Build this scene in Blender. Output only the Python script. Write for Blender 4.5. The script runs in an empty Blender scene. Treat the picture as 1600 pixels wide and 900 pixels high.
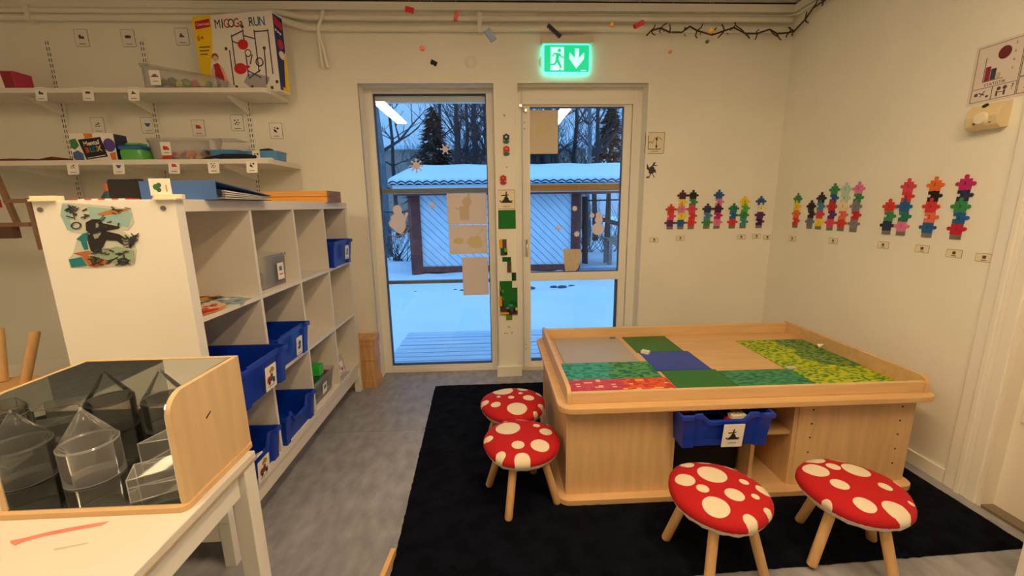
import bpy, bmesh, math, random
from mathutils import Vector, Matrix
random.seed(7)
PI = math.pi
C = bpy.context.scene.collection
SC = bpy.context.scene

# ------------------------------------------------------------------ camera
cam_d = bpy.data.cameras.new('camera'); cam = bpy.data.objects.new('camera', cam_d); C.objects.link(cam)
cam_d.sensor_width = 36.0; cam_d.lens = 642.0/1600*36; cam_d.clip_start = 0.02; cam_d.clip_end = 200
def cam_axes(p, y, r):
    F = Vector((math.sin(y)*math.cos(p), math.cos(y)*math.cos(p), -math.sin(p)))
    r0 = Vector((math.cos(y), -math.sin(y), 0)); d0 = F.cross(r0)
    return math.cos(r)*r0+math.sin(r)*d0, -math.sin(r)*r0+math.cos(r)*d0, F
R_, D_, F_ = cam_axes(.1979, .0424, .0138)
m = Matrix((R_, -D_, -F_)).transposed().to_4x4(); m.translation = (0, 0, 1.27)
cam.matrix_world = m
SC.camera = cam

# ------------------------------------------------------------------ world: cold winter dusk sky
w = bpy.data.worlds.new('dusk_sky'); SC.world = w; w.use_nodes = True
nt = w.node_tree; nt.nodes.clear()
out = nt.nodes.new('ShaderNodeOutputWorld'); bg = nt.nodes.new('ShaderNodeBackground')
tc = nt.nodes.new('ShaderNodeTexCoord'); sep = nt.nodes.new('ShaderNodeSeparateXYZ'); ra = nt.nodes.new('ShaderNodeValToRGB')
nt.links.new(tc.outputs['Generated'], sep.inputs[0]); nt.links.new(sep.outputs['Z'], ra.inputs[0])
ra.color_ramp.elements[0].position = 0.0; ra.color_ramp.elements[0].color = (.22, .50, .98, 1)
ra.color_ramp.elements[1].position = 0.8; ra.color_ramp.elements[1].color = (.42, 1.0, 1.95, 1)
nt.links.new(ra.outputs[0], bg.inputs[0]); bg.inputs[1].default_value = 1.0
nt.links.new(bg.outputs[0], out.inputs[0])

# ------------------------------------------------------------------ exposure / view
SC.view_settings.view_transform = 'Standard'; SC.view_settings.look = 'None'
SC.view_settings.exposure = 0.0; SC.view_settings.gamma = 1.0
SC.cycles.max_bounces = 14; SC.cycles.transparent_max_bounces = 40; SC.cycles.glossy_bounces = 8; SC.cycles.diffuse_bounces = 6
try: SC.view_settings.use_curve_mapping = False
except Exception: pass
LAMP = 44.5                       # radiance of the ceiling lamp diffusers
LAMP_COL = (1.0, .71, .39)

# ------------------------------------------------------------------ materials
def srgb(r, g, b):
    f = lambda c: (c/255/12.92) if c/255 <= .04045 else ((c/255+.055)/1.055)**2.4
    return (f(r), f(g), f(b))
MATS = {}
def mat(name, col, rough=.5, var=0, vscale=8, bump=0, bscale=80, emit=None, estr=0, metal=0, stretch=None, col2=None, spec=.5):
    if name in MATS: return MATS[name]
    m = bpy.data.materials.new(name); m.use_nodes = True; t = m.node_tree
    b = t.nodes['Principled BSDF']
    b.inputs['Base Color'].default_value = (*col, 1); b.inputs['Roughness'].default_value = rough
    b.inputs['Metallic'].default_value = metal
    b.inputs['Specular IOR Level'].default_value = spec
    if emit:
        b.inputs['Emission Color'].default_value = (*emit, 1); b.inputs['Emission Strength'].default_value = estr
    if var or bump or col2:
        tc = t.nodes.new('ShaderNodeTexCoord'); mp = t.nodes.new('ShaderNodeMapping')
        t.links.new(tc.outputs['Object'], mp.inputs[0])
        if stretch: mp.inputs['Scale'].default_value = stretch
    if var or col2:
        n = t.nodes.new('ShaderNodeTexNoise'); n.inputs['Scale'].default_value = vscale; n.inputs['Detail'].default_value = 5
        t.links.new(mp.outputs[0], n.inputs['Vector'])
        r = t.nodes.new('ShaderNodeValToRGB')
        a = tuple(max(0, c*(1-var)) for c in col); c2 = col2 or tuple(min(1, c*(1+var)) for c in col)
        r.color_ramp.elements[0].position = .3; r.color_ramp.elements[0].color = (*a, 1)
        r.color_ramp.elements[1].position = .7; r.color_ramp.elements[1].color = (*c2, 1)
        t.links.new(n.outputs['Fac'], r.inputs[0]); t.links.new(r.outputs[0], b.inputs['Base Color'])
    if bump:
        n2 = t.nodes.new('ShaderNodeTexNoise'); n2.inputs['Scale'].default_value = bscale; n2.inputs['Detail'].default_value = 3
        t.links.new(mp.outputs[0], n2.inputs['Vector'])
        bp = t.nodes.new('ShaderNodeBump'); bp.inputs['Strength'].default_value = bump; bp.inputs['Distance'].default_value = .01
        t.links.new(n2.outputs['Fac'], bp.inputs['Height']); t.links.new(bp.outputs[0], b.inputs['Normal'])
    MATS[name] = m; return m
def clear(name, tint=(1, 1, 1), haze=.06, rough=.03, edge=.5, glosscol=(1, 1, 1), ior=1.5):
    """thin clear plastic or glass pane: transparent with Fresnel gloss and a little milky scatter towards grazing"""
    if name in MATS: return MATS[name]
    m = bpy.data.materials.new(name); m.use_nodes = True; t = m.node_tree; t.nodes.clear()
    o = t.nodes.new('ShaderNodeOutputMaterial'); tr = t.nodes.new('ShaderNodeBsdfTransparent'); tr.inputs[0].default_value = (*tint, 1)
    gl = t.nodes.new('ShaderNodeBsdfGlossy'); gl.inputs['Roughness'].default_value = rough; gl.inputs[0].default_value = (*glosscol, 1)
    df = t.nodes.new('ShaderNodeBsdfDiffuse'); df.inputs[0].default_value = (.85, .85, .87, 1)
    tl = t.nodes.new('ShaderNodeBsdfTranslucent'); tl.inputs[0].default_value = (.85, .87, .92, 1); dm = t.nodes.new('ShaderNodeMixShader'); dm.inputs[0].default_value = .5; t.links.new(df.outputs[0], dm.inputs[1]); t.links.new(tl.outputs[0], dm.inputs[2])
    fr = t.nodes.new('ShaderNodeFresnel'); fr.inputs[0].default_value = ior
    lw = t.nodes.new('ShaderNodeLayerWeight'); lw.inputs[0].default_value = .2
    mu = t.nodes.new('ShaderNodeMath'); mu.operation = 'MULTIPLY_ADD'; mu.inputs[1].default_value = edge; mu.inputs[2].default_value = haze
    t.links.new(lw.outputs['Facing'], mu.inputs[0])
    m1 = t.nodes.new('ShaderNodeMixShader'); m2 = t.nodes.new('ShaderNodeMixShader')
    t.links.new(mu.outputs[0], m1.inputs[0]); t.links.new(tr.outputs[0], m1.inputs[1]); t.links.new(dm.outputs[0], m1.inputs[2])
    t.links.new(fr.outputs[0], m2.inputs[0]); t.links.new(m1.outputs[0], m2.inputs[1]); t.links.new(gl.outputs[0], m2.inputs[2])
    t.links.new(m2.outputs[0], o.inputs[0]); MATS[name] = m; return m
def studs(name, col, pitch=.008):
    if name in MATS: return MATS[name]
    m = mat(name, col, .35); t = m.node_tree; b = t.nodes['Principled BSDF']
    tc = t.nodes.new('ShaderNodeTexCoord'); s = t.nodes.new('ShaderNodeSeparateXYZ'); t.links.new(tc.outputs['Object'], s.inputs[0])
    hs = []
    for ax in 'XY':
        a = t.nodes.new('ShaderNodeMath'); a.operation = 'MULTIPLY'; a.inputs[1].default_value = 2*PI/pitch; t.links.new(s.outputs[ax], a.inputs[0])
        c = t.nodes.new('ShaderNodeMath'); c.operation = 'COSINE'; t.links.new(a.outputs[0], c.inputs[0]); hs.append(c)
    a = t.nodes.new('ShaderNodeMath'); a.operation = 'ADD'; t.links.new(hs[0].outputs[0], a.inputs[0]); t.links.new(hs[1].outputs[0], a.inputs[1])
    g = t.nodes.new('ShaderNodeMath'); g.operation = 'GREATER_THAN'; g.inputs[1].default_value = .6; t.links.new(a.outputs[0], g.inputs[0])
    bp = t.nodes.new('ShaderNodeBump'); bp.inputs['Strength'].default_value = .5; bp.inputs['Distance'].default_value = .002
    t.links.new(g.outputs[0], bp.inputs['Height']); t.links.new(bp.outputs[0], b.inputs['Normal']); return m
def pixels(name, cols, cell=(.014, .009), grad=None):
    """printed pixel pattern: white noise on snapped coordinates through a stepped ramp; grad = second palette mixed in along x"""
    if name in MATS: return MATS[name]
    m = mat(name, cols[0], .6); t = m.node_tree; b = t.nodes['Principled BSDF']
    tc = t.nodes.new('ShaderNodeTexCoord'); sn = t.nodes.new('ShaderNodeVectorMath'); sn.operation = 'SNAP'; sn.inputs[1].default_value = (*cell, 10)
    t.links.new(tc.outputs['Object'], sn.inputs[0])
    wn = t.nodes.new('ShaderNodeTexNoise'); wn.inputs['Scale'].default_value = 22; wn.inputs['Detail'].default_value = 6; wn.inputs['Roughness'].default_value = .8
    t.links.new(sn.outputs[0], wn.inputs['Vector'])
    def ramp(cs):
        r = t.nodes.new('ShaderNodeValToRGB'); r.color_ramp.interpolation = 'CONSTANT'
        r.color_ramp.elements[0].position = 0; r.color_ramp.elements[0].color = (*cs[0], 1)
        r.color_ramp.elements[1].position = .40; r.color_ramp.elements[1].color = (*cs[1], 1)
        for i, c in enumerate(cs[2:]):
            e = r.color_ramp.elements.new(.40+(i+1)*.2/(len(cs)-1.5)); e.color = (*c, 1)
        t.links.new(wn.outputs['Fac'], r.inputs[0]); return r
    r1 = ramp(cols)
    if grad:
        r2 = ramp(grad); s = t.nodes.new('ShaderNodeSeparateXYZ'); t.links.new(sn.outputs[0], s.inputs[0])
        n = t.nodes.new('ShaderNodeTexNoise'); n.inputs['Scale'].default_value = 7; t.links.new(sn.outputs[0], n.inputs['Vector'])
        ad = t.nodes.new('ShaderNodeMath'); ad.operation = 'MULTIPLY_ADD'; ad.inputs[1].default_value = 4.0
        t.links.new(s.outputs['X'], ad.inputs[0]); t.links.new(n.outputs['Fac'], ad.inputs[2])
        g = t.nodes.new('ShaderNodeMath'); g.operation = 'GREATER_THAN'; g.inputs[1].default_value = .5; t.links.new(ad.outputs[0], g.inputs[0])
        mx = t.nodes.new('ShaderNodeMix'); mx.data_type = 'RGBA'; t.links.new(g.outputs[0], mx.inputs[0])
        t.links.new(r1.outputs[0], mx.inputs[6]); t.links.new(r2.outputs[0], mx.inputs[7]); t.links.new(mx.outputs[2], b.inputs['Base Color'])
    else: t.links.new(r1.outputs[0], b.inputs['Base Color'])
    return m
def spots(name, lst):
    """red cotton printed with cream spots at given places (object coordinates)"""
    red, cream = srgb(178, 4, 16), srgb(222, 208, 184)
    m = mat(name, red, .85, bump=.15, bscale=300); t = m.node_tree; b = t.nodes['Principled BSDF']
    tc = t.nodes.new('ShaderNodeTexCoord'); fl = t.nodes.new('ShaderNodeVectorMath'); fl.operation = 'MULTIPLY'; fl.inputs[1].default_value = (1, 1, 0)
    t.links.new(tc.outputs['Object'], fl.inputs[0]); prev = None
    for x, y, r in lst:
        d = t.nodes.new('ShaderNodeVectorMath'); d.operation = 'DISTANCE'; d.inputs[1].default_value = (x, y, 0); t.links.new(fl.outputs[0], d.inputs[0])
        s = t.nodes.new('ShaderNodeMath'); s.operation = 'DIVIDE'; s.inputs[1].default_value = r; t.links.new(d.outputs['Value'], s.inputs[0])
        if prev is None: prev = s
        else:
            mn = t.nodes.new('ShaderNodeMath'); mn.operation = 'MINIMUM'; t.links.new(prev.outputs[0], mn.inputs[0]); t.links.new(s.outputs[0], mn.inputs[1]); prev = mn
    ramp = t.nodes.new('ShaderNodeValToRGB'); ramp.color_ramp.elements[0].position = .97; ramp.color_ramp.elements[0].color = (*cream, 1)
    ramp.color_ramp.elements[1].position = 1.0; ramp.color_ramp.elements[1].color = (*red, 1)
    t.links.new(prev.outputs[0], ramp.inputs[0]); t.links.new(ramp.outputs[0], b.inputs['Base Color']); return m

WALL = mat('wall_paint', (.86, .845, .775), .75, var=.025, vscale=3, bump=.05, bscale=120)
TRIMW = mat('trim_paint', (.86, .84, .78), .5)
WHITE = mat('white_laminate', (.82, .80, .76), .4)
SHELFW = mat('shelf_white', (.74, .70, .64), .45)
CEIL = mat('ceiling_board', (.66, .64, .60), .9, var=.15, vscale=60, bump=.3, bscale=100, stretch=(.2, 1, 1))
DARK = mat('dark_gap', (.02, .018, .016), .8)
LINO = mat('linoleum', srgb(146, 147, 156), .48, var=.2, vscale=22, bump=.05, bscale=60, stretch=(1, .5, 1))
RUG = mat('rug_pile', srgb(13, 16, 28), .95, var=.6, vscale=14, bump=1.0, bscale=220, spec=.08)
BIRCH = mat('birch_veneer', srgb(218, 180, 132), .45, var=.09, vscale=5, stretch=(8, 8, .7), bump=.02)
BIRCHH = mat('birch_veneer_flat', srgb(210, 172, 124), .42, var=.09, vscale=5, stretch=(.7, 8, 8))
BEDGE = mat('birch_edge', srgb(214, 178, 130), .45, var=.07, vscale=6, stretch=(.7, 6, 8))
LEGW = mat('beech_leg', srgb(222, 178, 122), .5, var=.1, vscale=6, stretch=(8, 8, .8))
PINE = mat('pine', srgb(206, 160, 106), .5, var=.2, vscale=6, stretch=(8, 1, 1))
PINEO = mat('pine_orange', srgb(226, 160, 74), .5, var=.12, vscale=5, stretch=(.6, 8, 8))
GREYW = mat('grey_brown_wood', srgb(140, 104, 84), .6, var=.2, vscale=9)
TRAY = mat('tray_blue', srgb(5, 52, 172), .38)
PAPER = mat('paper', srgb(236, 232, 224), .6)
LAMI = mat('laminated_paper', srgb(240, 236, 232), .22)
BLACK = mat('black_ink', (.012, .012, .013), .6)
GREYI = mat('grey_ink', srgb(120, 112, 108), .7)
CREAM = mat('cream_plastic', srgb(228, 208, 168), .45)
IVORY = mat('ivory_plastic', srgb(240, 228, 200), .4)
METAL = mat('metal', (.55, .55, .54), .3, metal=1)
SCREWD = mat('screw_metal', (.25, .24, .23), .4, metal=1)
GLASS = clear('window_glass', tint=(.93, .96, .97), haze=.0, rough=.0, edge=.0)
PLAST = clear('clear_plastic', haze=.09, rough=.04, edge=.45, ior=1.3)
PLASTB = clear('clear_box_plastic', haze=.20, rough=.12, edge=.25, ior=1.2)
PLASTBL = clear('blue_box_plastic', tint=(.35, .62, .95), haze=.15, rough=.15, edge=.3)
PLASTG = clear('green_tub_plastic', tint=(.35, .8, .35), haze=.12, rough=.12, edge=.3)
SLEEVE = clear('glossy_sleeve', haze=.0, rough=.08, edge=.0)
def flatc(r, g, b, rough=.5): return mat('colour_%02x%02x%02x' % (r, g, b), srgb(r, g, b), rough)
RED, YEL, GRN, BLU, ORG = flatc(200, 24, 30), flatc(240, 190, 20), flatc(10, 110, 40), flatc(20, 70, 160), flatc(235, 110, 40)

# ------------------------------------------------------------------ helpers
ORG_LOC = {}
class MB:
    """collects shapes in world coordinates; build() links them as one mesh object"""
    def __init__(s, M=None): s.b = bmesh.new(); s.M = M
    def _x(s, vs, M):
        if M is not None: bmesh.ops.transform(s.b, matrix=M, verts=vs)
    def box(s, x0, x1, y0, y1, z0, z1, M=None, bev=0):
        b = s.b
        v = [b.verts.new((x, y, z)) for x in (x0, x1) for y in (y0, y1) for z in (z0, z1)]
        fs = [b.faces.new([v[i] for i in f]) for f in ((0, 1, 3, 2), (4, 6, 7, 5), (0, 4, 5, 1), (2, 3, 7, 6), (0, 2, 6, 4), (1, 5, 7, 3))]
        if bev:
            es = {e for f in fs for e in f.edges}
            r = bmesh.ops.bevel(b, geom=list(es), offset=bev, segments=2, affect='EDGES', profile=.5)
            v = list({q for f in r['faces'] for q in f.verts} | {q for q in v if q.is_valid})
        s._x(v, M); return s
    def prism(s, pts, h0, h1, F):
        """polygon in the frame F=(o,u,v) extruded from h0 to h1 along u x v"""
        o, u, v = (Vector(q) for q in F); n = u.cross(v).normalized(); b = s.b
        lo = [b.verts.new(o+u*p[0]+v*p[1]+n*h0) for p in pts]; hi = [b.verts.new(o+u*p[0]+v*p[1]+n*h1) for p in pts]
        k = len(pts)
        for i in range(k): b.faces.new((lo[i], lo[(i+1) % k], hi[(i+1) % k], hi[i]))
        f1 = b.faces.new(hi); f2 = b.faces.new(lo[::-1])
        f1.normal_update(); f2.normal_update()
        if k > 4: bmesh.ops.triangulate(b, faces=[f1, f2])
        return s
    def tube(s, pts, r, n=8, cap=True):
        """round bar through points; r a number or one radius per point"""
        P = [Vector(p) for p in pts]; R = r if isinstance(r, (list, tuple)) else [r]*len(P); b = s.b; rings = []
        ref = None
        for i, p in enumerate(P):
            t = ((P[min(i+1, len(P)-1)]-p).normalized()+(p-P[max(i-1, 0)]).normalized())
            t = t.normalized() if t.length > 1e-6 else Vector((0, 0, 1))
            if ref is None: ref = t.orthogonal().normalized()
            a = (ref-t*ref.dot(t)); a = a.normalized() if a.length > 1e-6 else t.orthogonal().normalized(); ref = a
            c = t.cross(a)
            rings.append([b.verts.new(p+(a*math.cos(2*PI*k/n)+c*math.sin(2*PI*k/n))*R[i]) for k in range(n)])
        for i in range(len(P)-1):
            for k in range(n): b.faces.new((rings[i][k], rings[i][(k+1) % n], rings[i+1][(k+1) % n], rings[i+1][k]))
        if cap: b.faces.new(rings[0][::-1]); b.faces.new(rings[-1])
        return s
    def lathe(s, prof, c=(0, 0, 0), n=32, wob=None):
        b = s.b; rings = []
        for j, (r, z) in enumerate(prof):
            if r < 1e-6: rings.append([b.verts.new((c[0], c[1], c[2]+z))]); continue
            rings.append([b.verts.new((c[0]+math.cos(2*PI*k/n)*r*(1+(wob(j, 2*PI*k/n) if wob else 0)), c[1]+math.sin(2*PI*k/n)*r*(1+(wob(j, 2*PI*k/n) if wob else 0)), c[2]+z)) for k in range(n)])
        for a, d in zip(rings, rings[1:]):
            for k in range(n):
                k2 = (k+1) % n
                if len(a) == 1 and len(d) == 1: continue
                if len(a) == 1: b.faces.new((a[0], d[k2], d[k]))
                elif len(d) == 1: b.faces.new((a[k], a[k2], d[0]))
                else: b.faces.new((a[k], a[k2], d[k2], d[k]))
        return s
    def rings(s, R, cap0=True, cap1=True):
        b = s.b; V = [[b.verts.new(p) for p in r] for r in R]; n = len(R[0])
        for a, d in zip(V, V[1:]):
            for k in range(n): b.faces.new((a[k], a[(k+1) % n], d[(k+1) % n], d[k]))
        if cap0: b.faces.new(V[0][::-1])
        if cap1: b.faces.new(V[-1])
        return s
    def build(s, name, mat, parent=None, smooth=False, bevel=0, loc=None, keep=False):
        b = s.b
        if s.M is not None: bmesh.ops.transform(b, matrix=s.M, verts=b.verts)
        bmesh.ops.recalc_face_normals(b, faces=b.faces)
        if parent is not None: org = ORG_LOC[parent.name]
        elif loc is not None: org = Vector(loc)
        else:
            xs = [v.co for v in b.verts]
            org = Vector(((min(c.x for c in xs)+max(c.x for c in xs))/2, (min(c.y for c in xs)+max(c.y for c in xs))/2, min(c.z for c in xs)))
        if org.length: bmesh.ops.translate(b, vec=-org, verts=b.verts)
        me = bpy.data.meshes.new(name); b.to_mesh(me); b.free()
        me.materials.append(mat)
        if smooth:
            for p in me.polygons: p.use_smooth = True
            try: me.set_sharp_from_angle(angle=math.radians(45))
            except Exception: pass
        o = bpy.data.objects.new(name, me); C.objects.link(o)
        if parent is not None: o.parent = parent
        else: o.location = org
        ORG_LOC[o.name] = org.copy()
        if bevel:
            bv = o.modifiers.new('bevel', 'BEVEL'); bv.width = bevel; bv.segments = 2; bv.limit_method = 'ANGLE'
        return o
def thing(name, label, cat, loc=(0, 0, 0), group=None, kind=None):
    o = bpy.data.objects.new(name, None); C.objects.link(o); o.location = loc; o.empty_display_size = .05
    ORG_LOC[o.name] = Vector(loc)
    return tag(o, label, cat, group, kind)
def tag(o, label=None, cat=None, group=None, kind=None):
    if label: o['label'] = label
    if cat: o['category'] = cat
    if group: o['group'] = group
    if kind: o['kind'] = kind
    return o
def struct(o): o['kind'] = 'structure'; return o
KIDS = {}
def copy_tree(o, parent=None):
    c = o.copy(); C.objects.link(c)
    if parent is not None: c.parent = parent
    ORG_LOC[c.name] = ORG_LOC[o.name].copy()
    for ch in [q for q in C.objects if q.parent == o]: copy_tree(ch, c)
    return c
BACK = lambda x, z, y=2.94: ((x, y, z), (1, 0, 0), (0, 0, 1))          # a frame on the back wall, facing the room
SIDE = lambda y, z, x=2.03: ((x, y, z), (0, -1, 0), (0, 0, 1))         # on the right wall
FLAT = lambda x, y, z: ((x, y, z), (1, 0, 0), (0, 1, 0))
OUTX = lambda x, y, z: ((x, y, z), (0, 1, 0), (0, 0, 1))               # facing +x
def shift(F, a, b, h=0):
    o, u, v = (Vector(q) for q in F); n = u.cross(v).normalized(); return (o+u*a+v*b+n*h, u, v)
def rect(w, h, x=0, y=0): return [(x-w/2, y-h/2), (x+w/2, y-h/2), (x+w/2, y+h/2), (x-w/2, y+h/2)]
def rrect(w, h, r, n=4):
    return [(sx*(w/2-r)+r*math.cos(a0+k*PI/2/n), sy*(h/2-r)+r*math.sin(a0+k*PI/2/n)) for sx, sy, a0 in ((1, 1, 0), (-1, 1, PI/2), (-1, -1, PI), (1, -1, 3*PI/2)) for k in range(n+1)]
def disc(r, x=0, y=0, n=14, sq=1): return [(x+r*math.cos(2*PI*k/n), y+sq*r*math.sin(2*PI*k/n)) for k in range(n)]
def bar(x0, y0, x1, y1, w):
    dx, dy = x1-x0, y1-y0; L = math.hypot(dx, dy) or 1; nx, ny = -dy/L*w/2, dx/L*w/2
    return [(x0+nx, y0+ny), (x0-nx, y0-ny), (x1-nx, y1-ny), (x1+nx, y1+ny)]
def flat(name, polys, mat, parent, F, h0=0, h1=.0008):
    mb = MB()
    for i, p in enumerate(polys): mb.prism(p, h0, h1+i*.00004, F)
    return mb.build(name, mat, parent)
FONT_CACHE = {}
def text(name, s, size, mat, parent, F, h0=.001, th=.0006, sx=1.0, align='CENTER', bold=0):
    key = (s, align, bold)
    if key not in FONT_CACHE:
        cu = bpy.data.curves.new('lettering', 'FONT'); cu.body = s; cu.size = 1; cu.align_x = align; cu.align_y = 'CENTER'; cu.resolution_u = 2; cu.offset = bold
        t = bpy.data.objects.new('lettering', cu); C.objects.link(t)
        dg = bpy.context.evaluated_depsgraph_get(); me = bpy.data.meshes.new_from_object(t.evaluated_get(dg))
        C.objects.unlink(t); bpy.data.objects.remove(t); bpy.data.curves.remove(cu); FONT_CACHE[key] = me
    o_, u, v = (Vector(q) for q in F); n = u.cross(v).normalized()
    b = bmesh.new(); b.from_mesh(FONT_CACHE[key])
    M = Matrix((u*size*sx, v*size, n)).transposed().to_4x4(); M.translation = o_+n*(h0+th)
    bmesh.ops.transform(b, matrix=M, verts=b.verts)
    mb = MB(); mb.b.free(); mb.b = b
    r = bmesh.ops.extrude_face_region(b, geom=list(b.faces)); bmesh.ops.translate(b, vec=-n*th, verts=[q for q in r['geom'] if isinstance(q, bmesh.types.BMVert)])
    return mb.build(name, mat, parent)

# ================================================================== THE ROOM
YW, XR = 2.94, 2.03
fl = MB(); fl.box(-4.2, 2.15, -4.2, 2.203, -.1, 0); fl.box(-4.2, 2.15, 2.2065, 3.14, -.1, 0); fl.box(-4.2, 2.15, 2.203, 2.2065, -.1, -.002)
struct(fl.build('floor', LINO))
wb = MB()
for x0, x1, z0, z1 in ((-4.2, -.868, 0, 2.64), (.02, .178, 0, 2.065), (1.063, 2.2, 0, 2.64), (-.868, 1.063, 2.065, 2.64)): wb.box(x0, x1, YW, 3.14, z0, z1)
struct(wb.build('wall_back', WALL))
wr = MB(); wr.box(XR, 2.2, 1.45, YW, 0, 2.64); wr.box(XR, 2.2, .55, 1.45, 2.06, 2.64); wr.box(XR, 2.2, -4.2, .55, 0, 2.64)
struct(wr.build('wall_right', WALL))
struct(MB().box(-4.3, -4.2, -4.2, 3.14, 0, 2.64).build('wall_left', WALL))
struct(MB().box(-4.3, 2.2, -4.3, -4.2, 0, 2.64).build('wall_front', WALL))
ce = MB()
for i in range(22): ce.box(-4.2, XR, -4.2+.325*i, -4.2+.325*(i+1)-.006, 2.545, 2.62)
ce.box(-4.3, 2.2, -4.3, 3.14, 2.62, 2.66)
struct(ce.build('ceiling', CEIL))
# crown board under the ceiling, with the dark gap above it
cr = MB(); cr.box(-4.2, XR, 2.905, YW, 2.487, 2.532); struct(cr.build('trim_1', WALL))
struct(MB().box(2.0, XR, -4.2, 2.905, 2.487, 2.532).build('trim_2', WALL))
struct(MB().box(-4.2, XR, 2.915, YW, 2.532, 2.545).build('trim_3', DARK))
# skirting
struct(MB().box(1.075, XR, 2.928, YW, 0, .07, bev=.002).build('baseboard_back', TRIMW))
struct(MB().box(2.018, XR, 1.575, 2.928, 0, .068, bev=.002).build('baseboard_right', TRIMW))
struct(MB().box(.004, .193, 2.918, YW, 0, .08, bev=.002).build('baseboard_post', TRIMW))
struct(MB().box(-.885, -.866, 2.90, YW+.02, 0, .07, bev=.002).build('baseboard_left', TRIMW))
# casing around the two glazed openings
def casing(n, x0, x1, z1):
    mb = MB(); t = .014
    mb.box(x0-t, x0, 2.932, YW+.01, 0, z1+t); mb.box(x1, x1+t, 2.932, YW+.01, 0, z1+t); mb.box(x0, x1, 2.932, YW+.01, z1, z1+t)
    struct(mb.build(n, TRIMW))
casing('trim_4', -.868, .02, 2.065); casing('trim_5', .178, 1.063, 2.065)
# fixed glazed panel on the left
win = thing('window_1', None, None, (-.42, 3.07, 0)); struct(win)
f = MB(); y0, y1 = 3.06, 3.135
f.box(-.868, -.812, y0, y1, 0, 2.065); f.box(-.034, .02, y0, y1, 0, 2.065); f.box(-.812, -.034, y0, y1, 2.037, 2.065); f.box(-.812, -.034, y0, y1, 0, .032)
f.build('window_frame', TRIMW, win, bevel=.002)
MB().box(-.812, -.034, 3.068, 3.12, .032, .052).build('window_sill', mat('sill_white', (.82, .80, .78), .4), win, bevel=.003)
SEAL = mat('grey_seal', srgb(70, 84, 110), .6)
s = MB(); s.box(-.812, -.806, 3.08, 3.12, .05, 2.037); s.box(-.04, -.034, 3.08, 3.12, .05, 2.037); s.box(-.806, -.04, 3.08, 3.12, 2.03, 2.037); s.box(-.806, -.04, 3.08, 3.12, .052, .058)
s.build('window_seal', SEAL, win)
MB().box(-.806, -.04, 3.096, 3.100, .058, 2.03).build('glass_pane', GLASS, win)
GB = mat('glazing_bar_grey', srgb(150, 150, 146), .5)
for z0, z1 in ((1.367, 1.401), (.697, .722)): MB().box(-.806, -.04, 3.1, 3.125, z0, z1).build('glazing_bar', GB, win)
MB().box(-.806, -.04, 3.101, 3.13, 1.985, 2.03).build('top_lining', mat('lining_white', (.75, .78, .82), .5), win)
# glazed door on the right
dr = thing('door_1', None, None, (.62, 3.05, 0)); struct(dr)
f = MB(); f.box(.178, .212, 3.04, 3.13, 0, 2.065); f.box(1.0, 1.063, 3.04, 3.13, 0, 2.065); f.box(.212, 1.0, 3.04, 3.13, 1.985, 2.065); f.build('door_frame', TRIMW, dr, bevel=.002)
MB().box(.212, 1.0, 3.028, 3.06, 1.955, 1.986).build('drip_strip', TRIMW, dr, bevel=.002)
f = MB(); a, b_ = 3.05, 3.10
f.box(.216, .272, a, b_, .028, 1.982); f.box(.94, .996, a, b_, .028, 1.982); f.box(.272, .94, a, b_, 1.944, 1.982); f.box(.272, .94, a, b_, .028, .066); f.box(.272, .94, a, b_, .708, .77)
f.build('door_leaf', TRIMW, dr, bevel=.002)
MB().box(.272, .94, 3.082, 3.096, 1.372, 1.42).build('cross_bar', mat('varnished_bar', srgb(196, 150, 84), .4, var=.1, vscale=5, stretch=(.5, 6, 6)), dr, bevel=.002)
MB().box(.272, .94, 3.074, 3.078, .77, 1.944).build('glass_pane', GLASS, dr); MB().box(.272, .94, 3.074, 3.078, .066, .708).build('glass_pane', GLASS, dr)
s = MB(); s.box(.936, .94, 3.06, 3.09, .77, 1.944); s.box(.272, .936, 3.06, 3.09, 1.94, 1.944); s.box(.925, .94, 3.06, 3.09, .066, .708); s.box(.272, .936, 3.06, 3.09, .77, .775); s.box(.272, .925, 3.06, 3.09, .066, .078); s.build('door_seal', SEAL, dr)
MB().box(.19, 1.05, 3.03, 3.13, 0, .028).build('threshold', mat('threshold_paint', (.74, .66, .54), .5), dr)
h = thing  # (alias kept short)
MB().box(.236, .250, 3.040, 3.052, .895, 1.025, bev=.003).build('handle_plate', METAL, dr)
MB().tube([(.243, 3.045, .985), (.243, 3.02, .985), (.243, 3.016, .975), (.243, 3.016, .915)], .006).build('door_handle', METAL, dr, smooth=True)
b2 = MB(); b2.tube([(.205, 3.03, 1.945), (.205, 3.015, 1.945)], .010); b2.tube([(.24, 3.05, 1.915), (.24, 3.015, 1.915)], .010); b2.tube([(.205, 3.02, 1.945), (.24, 3.02, 1.915)], .0045)
b2.build('door_stay', METAL, dr, smooth=True)
b2 = MB()
for z in (1.84, 1.80, .21, .17): b2.tube([(.232, 3.052, z), (.232, 3.046, z)], .004, 8)
b2.build('screw', SCREWD, dr)
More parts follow.
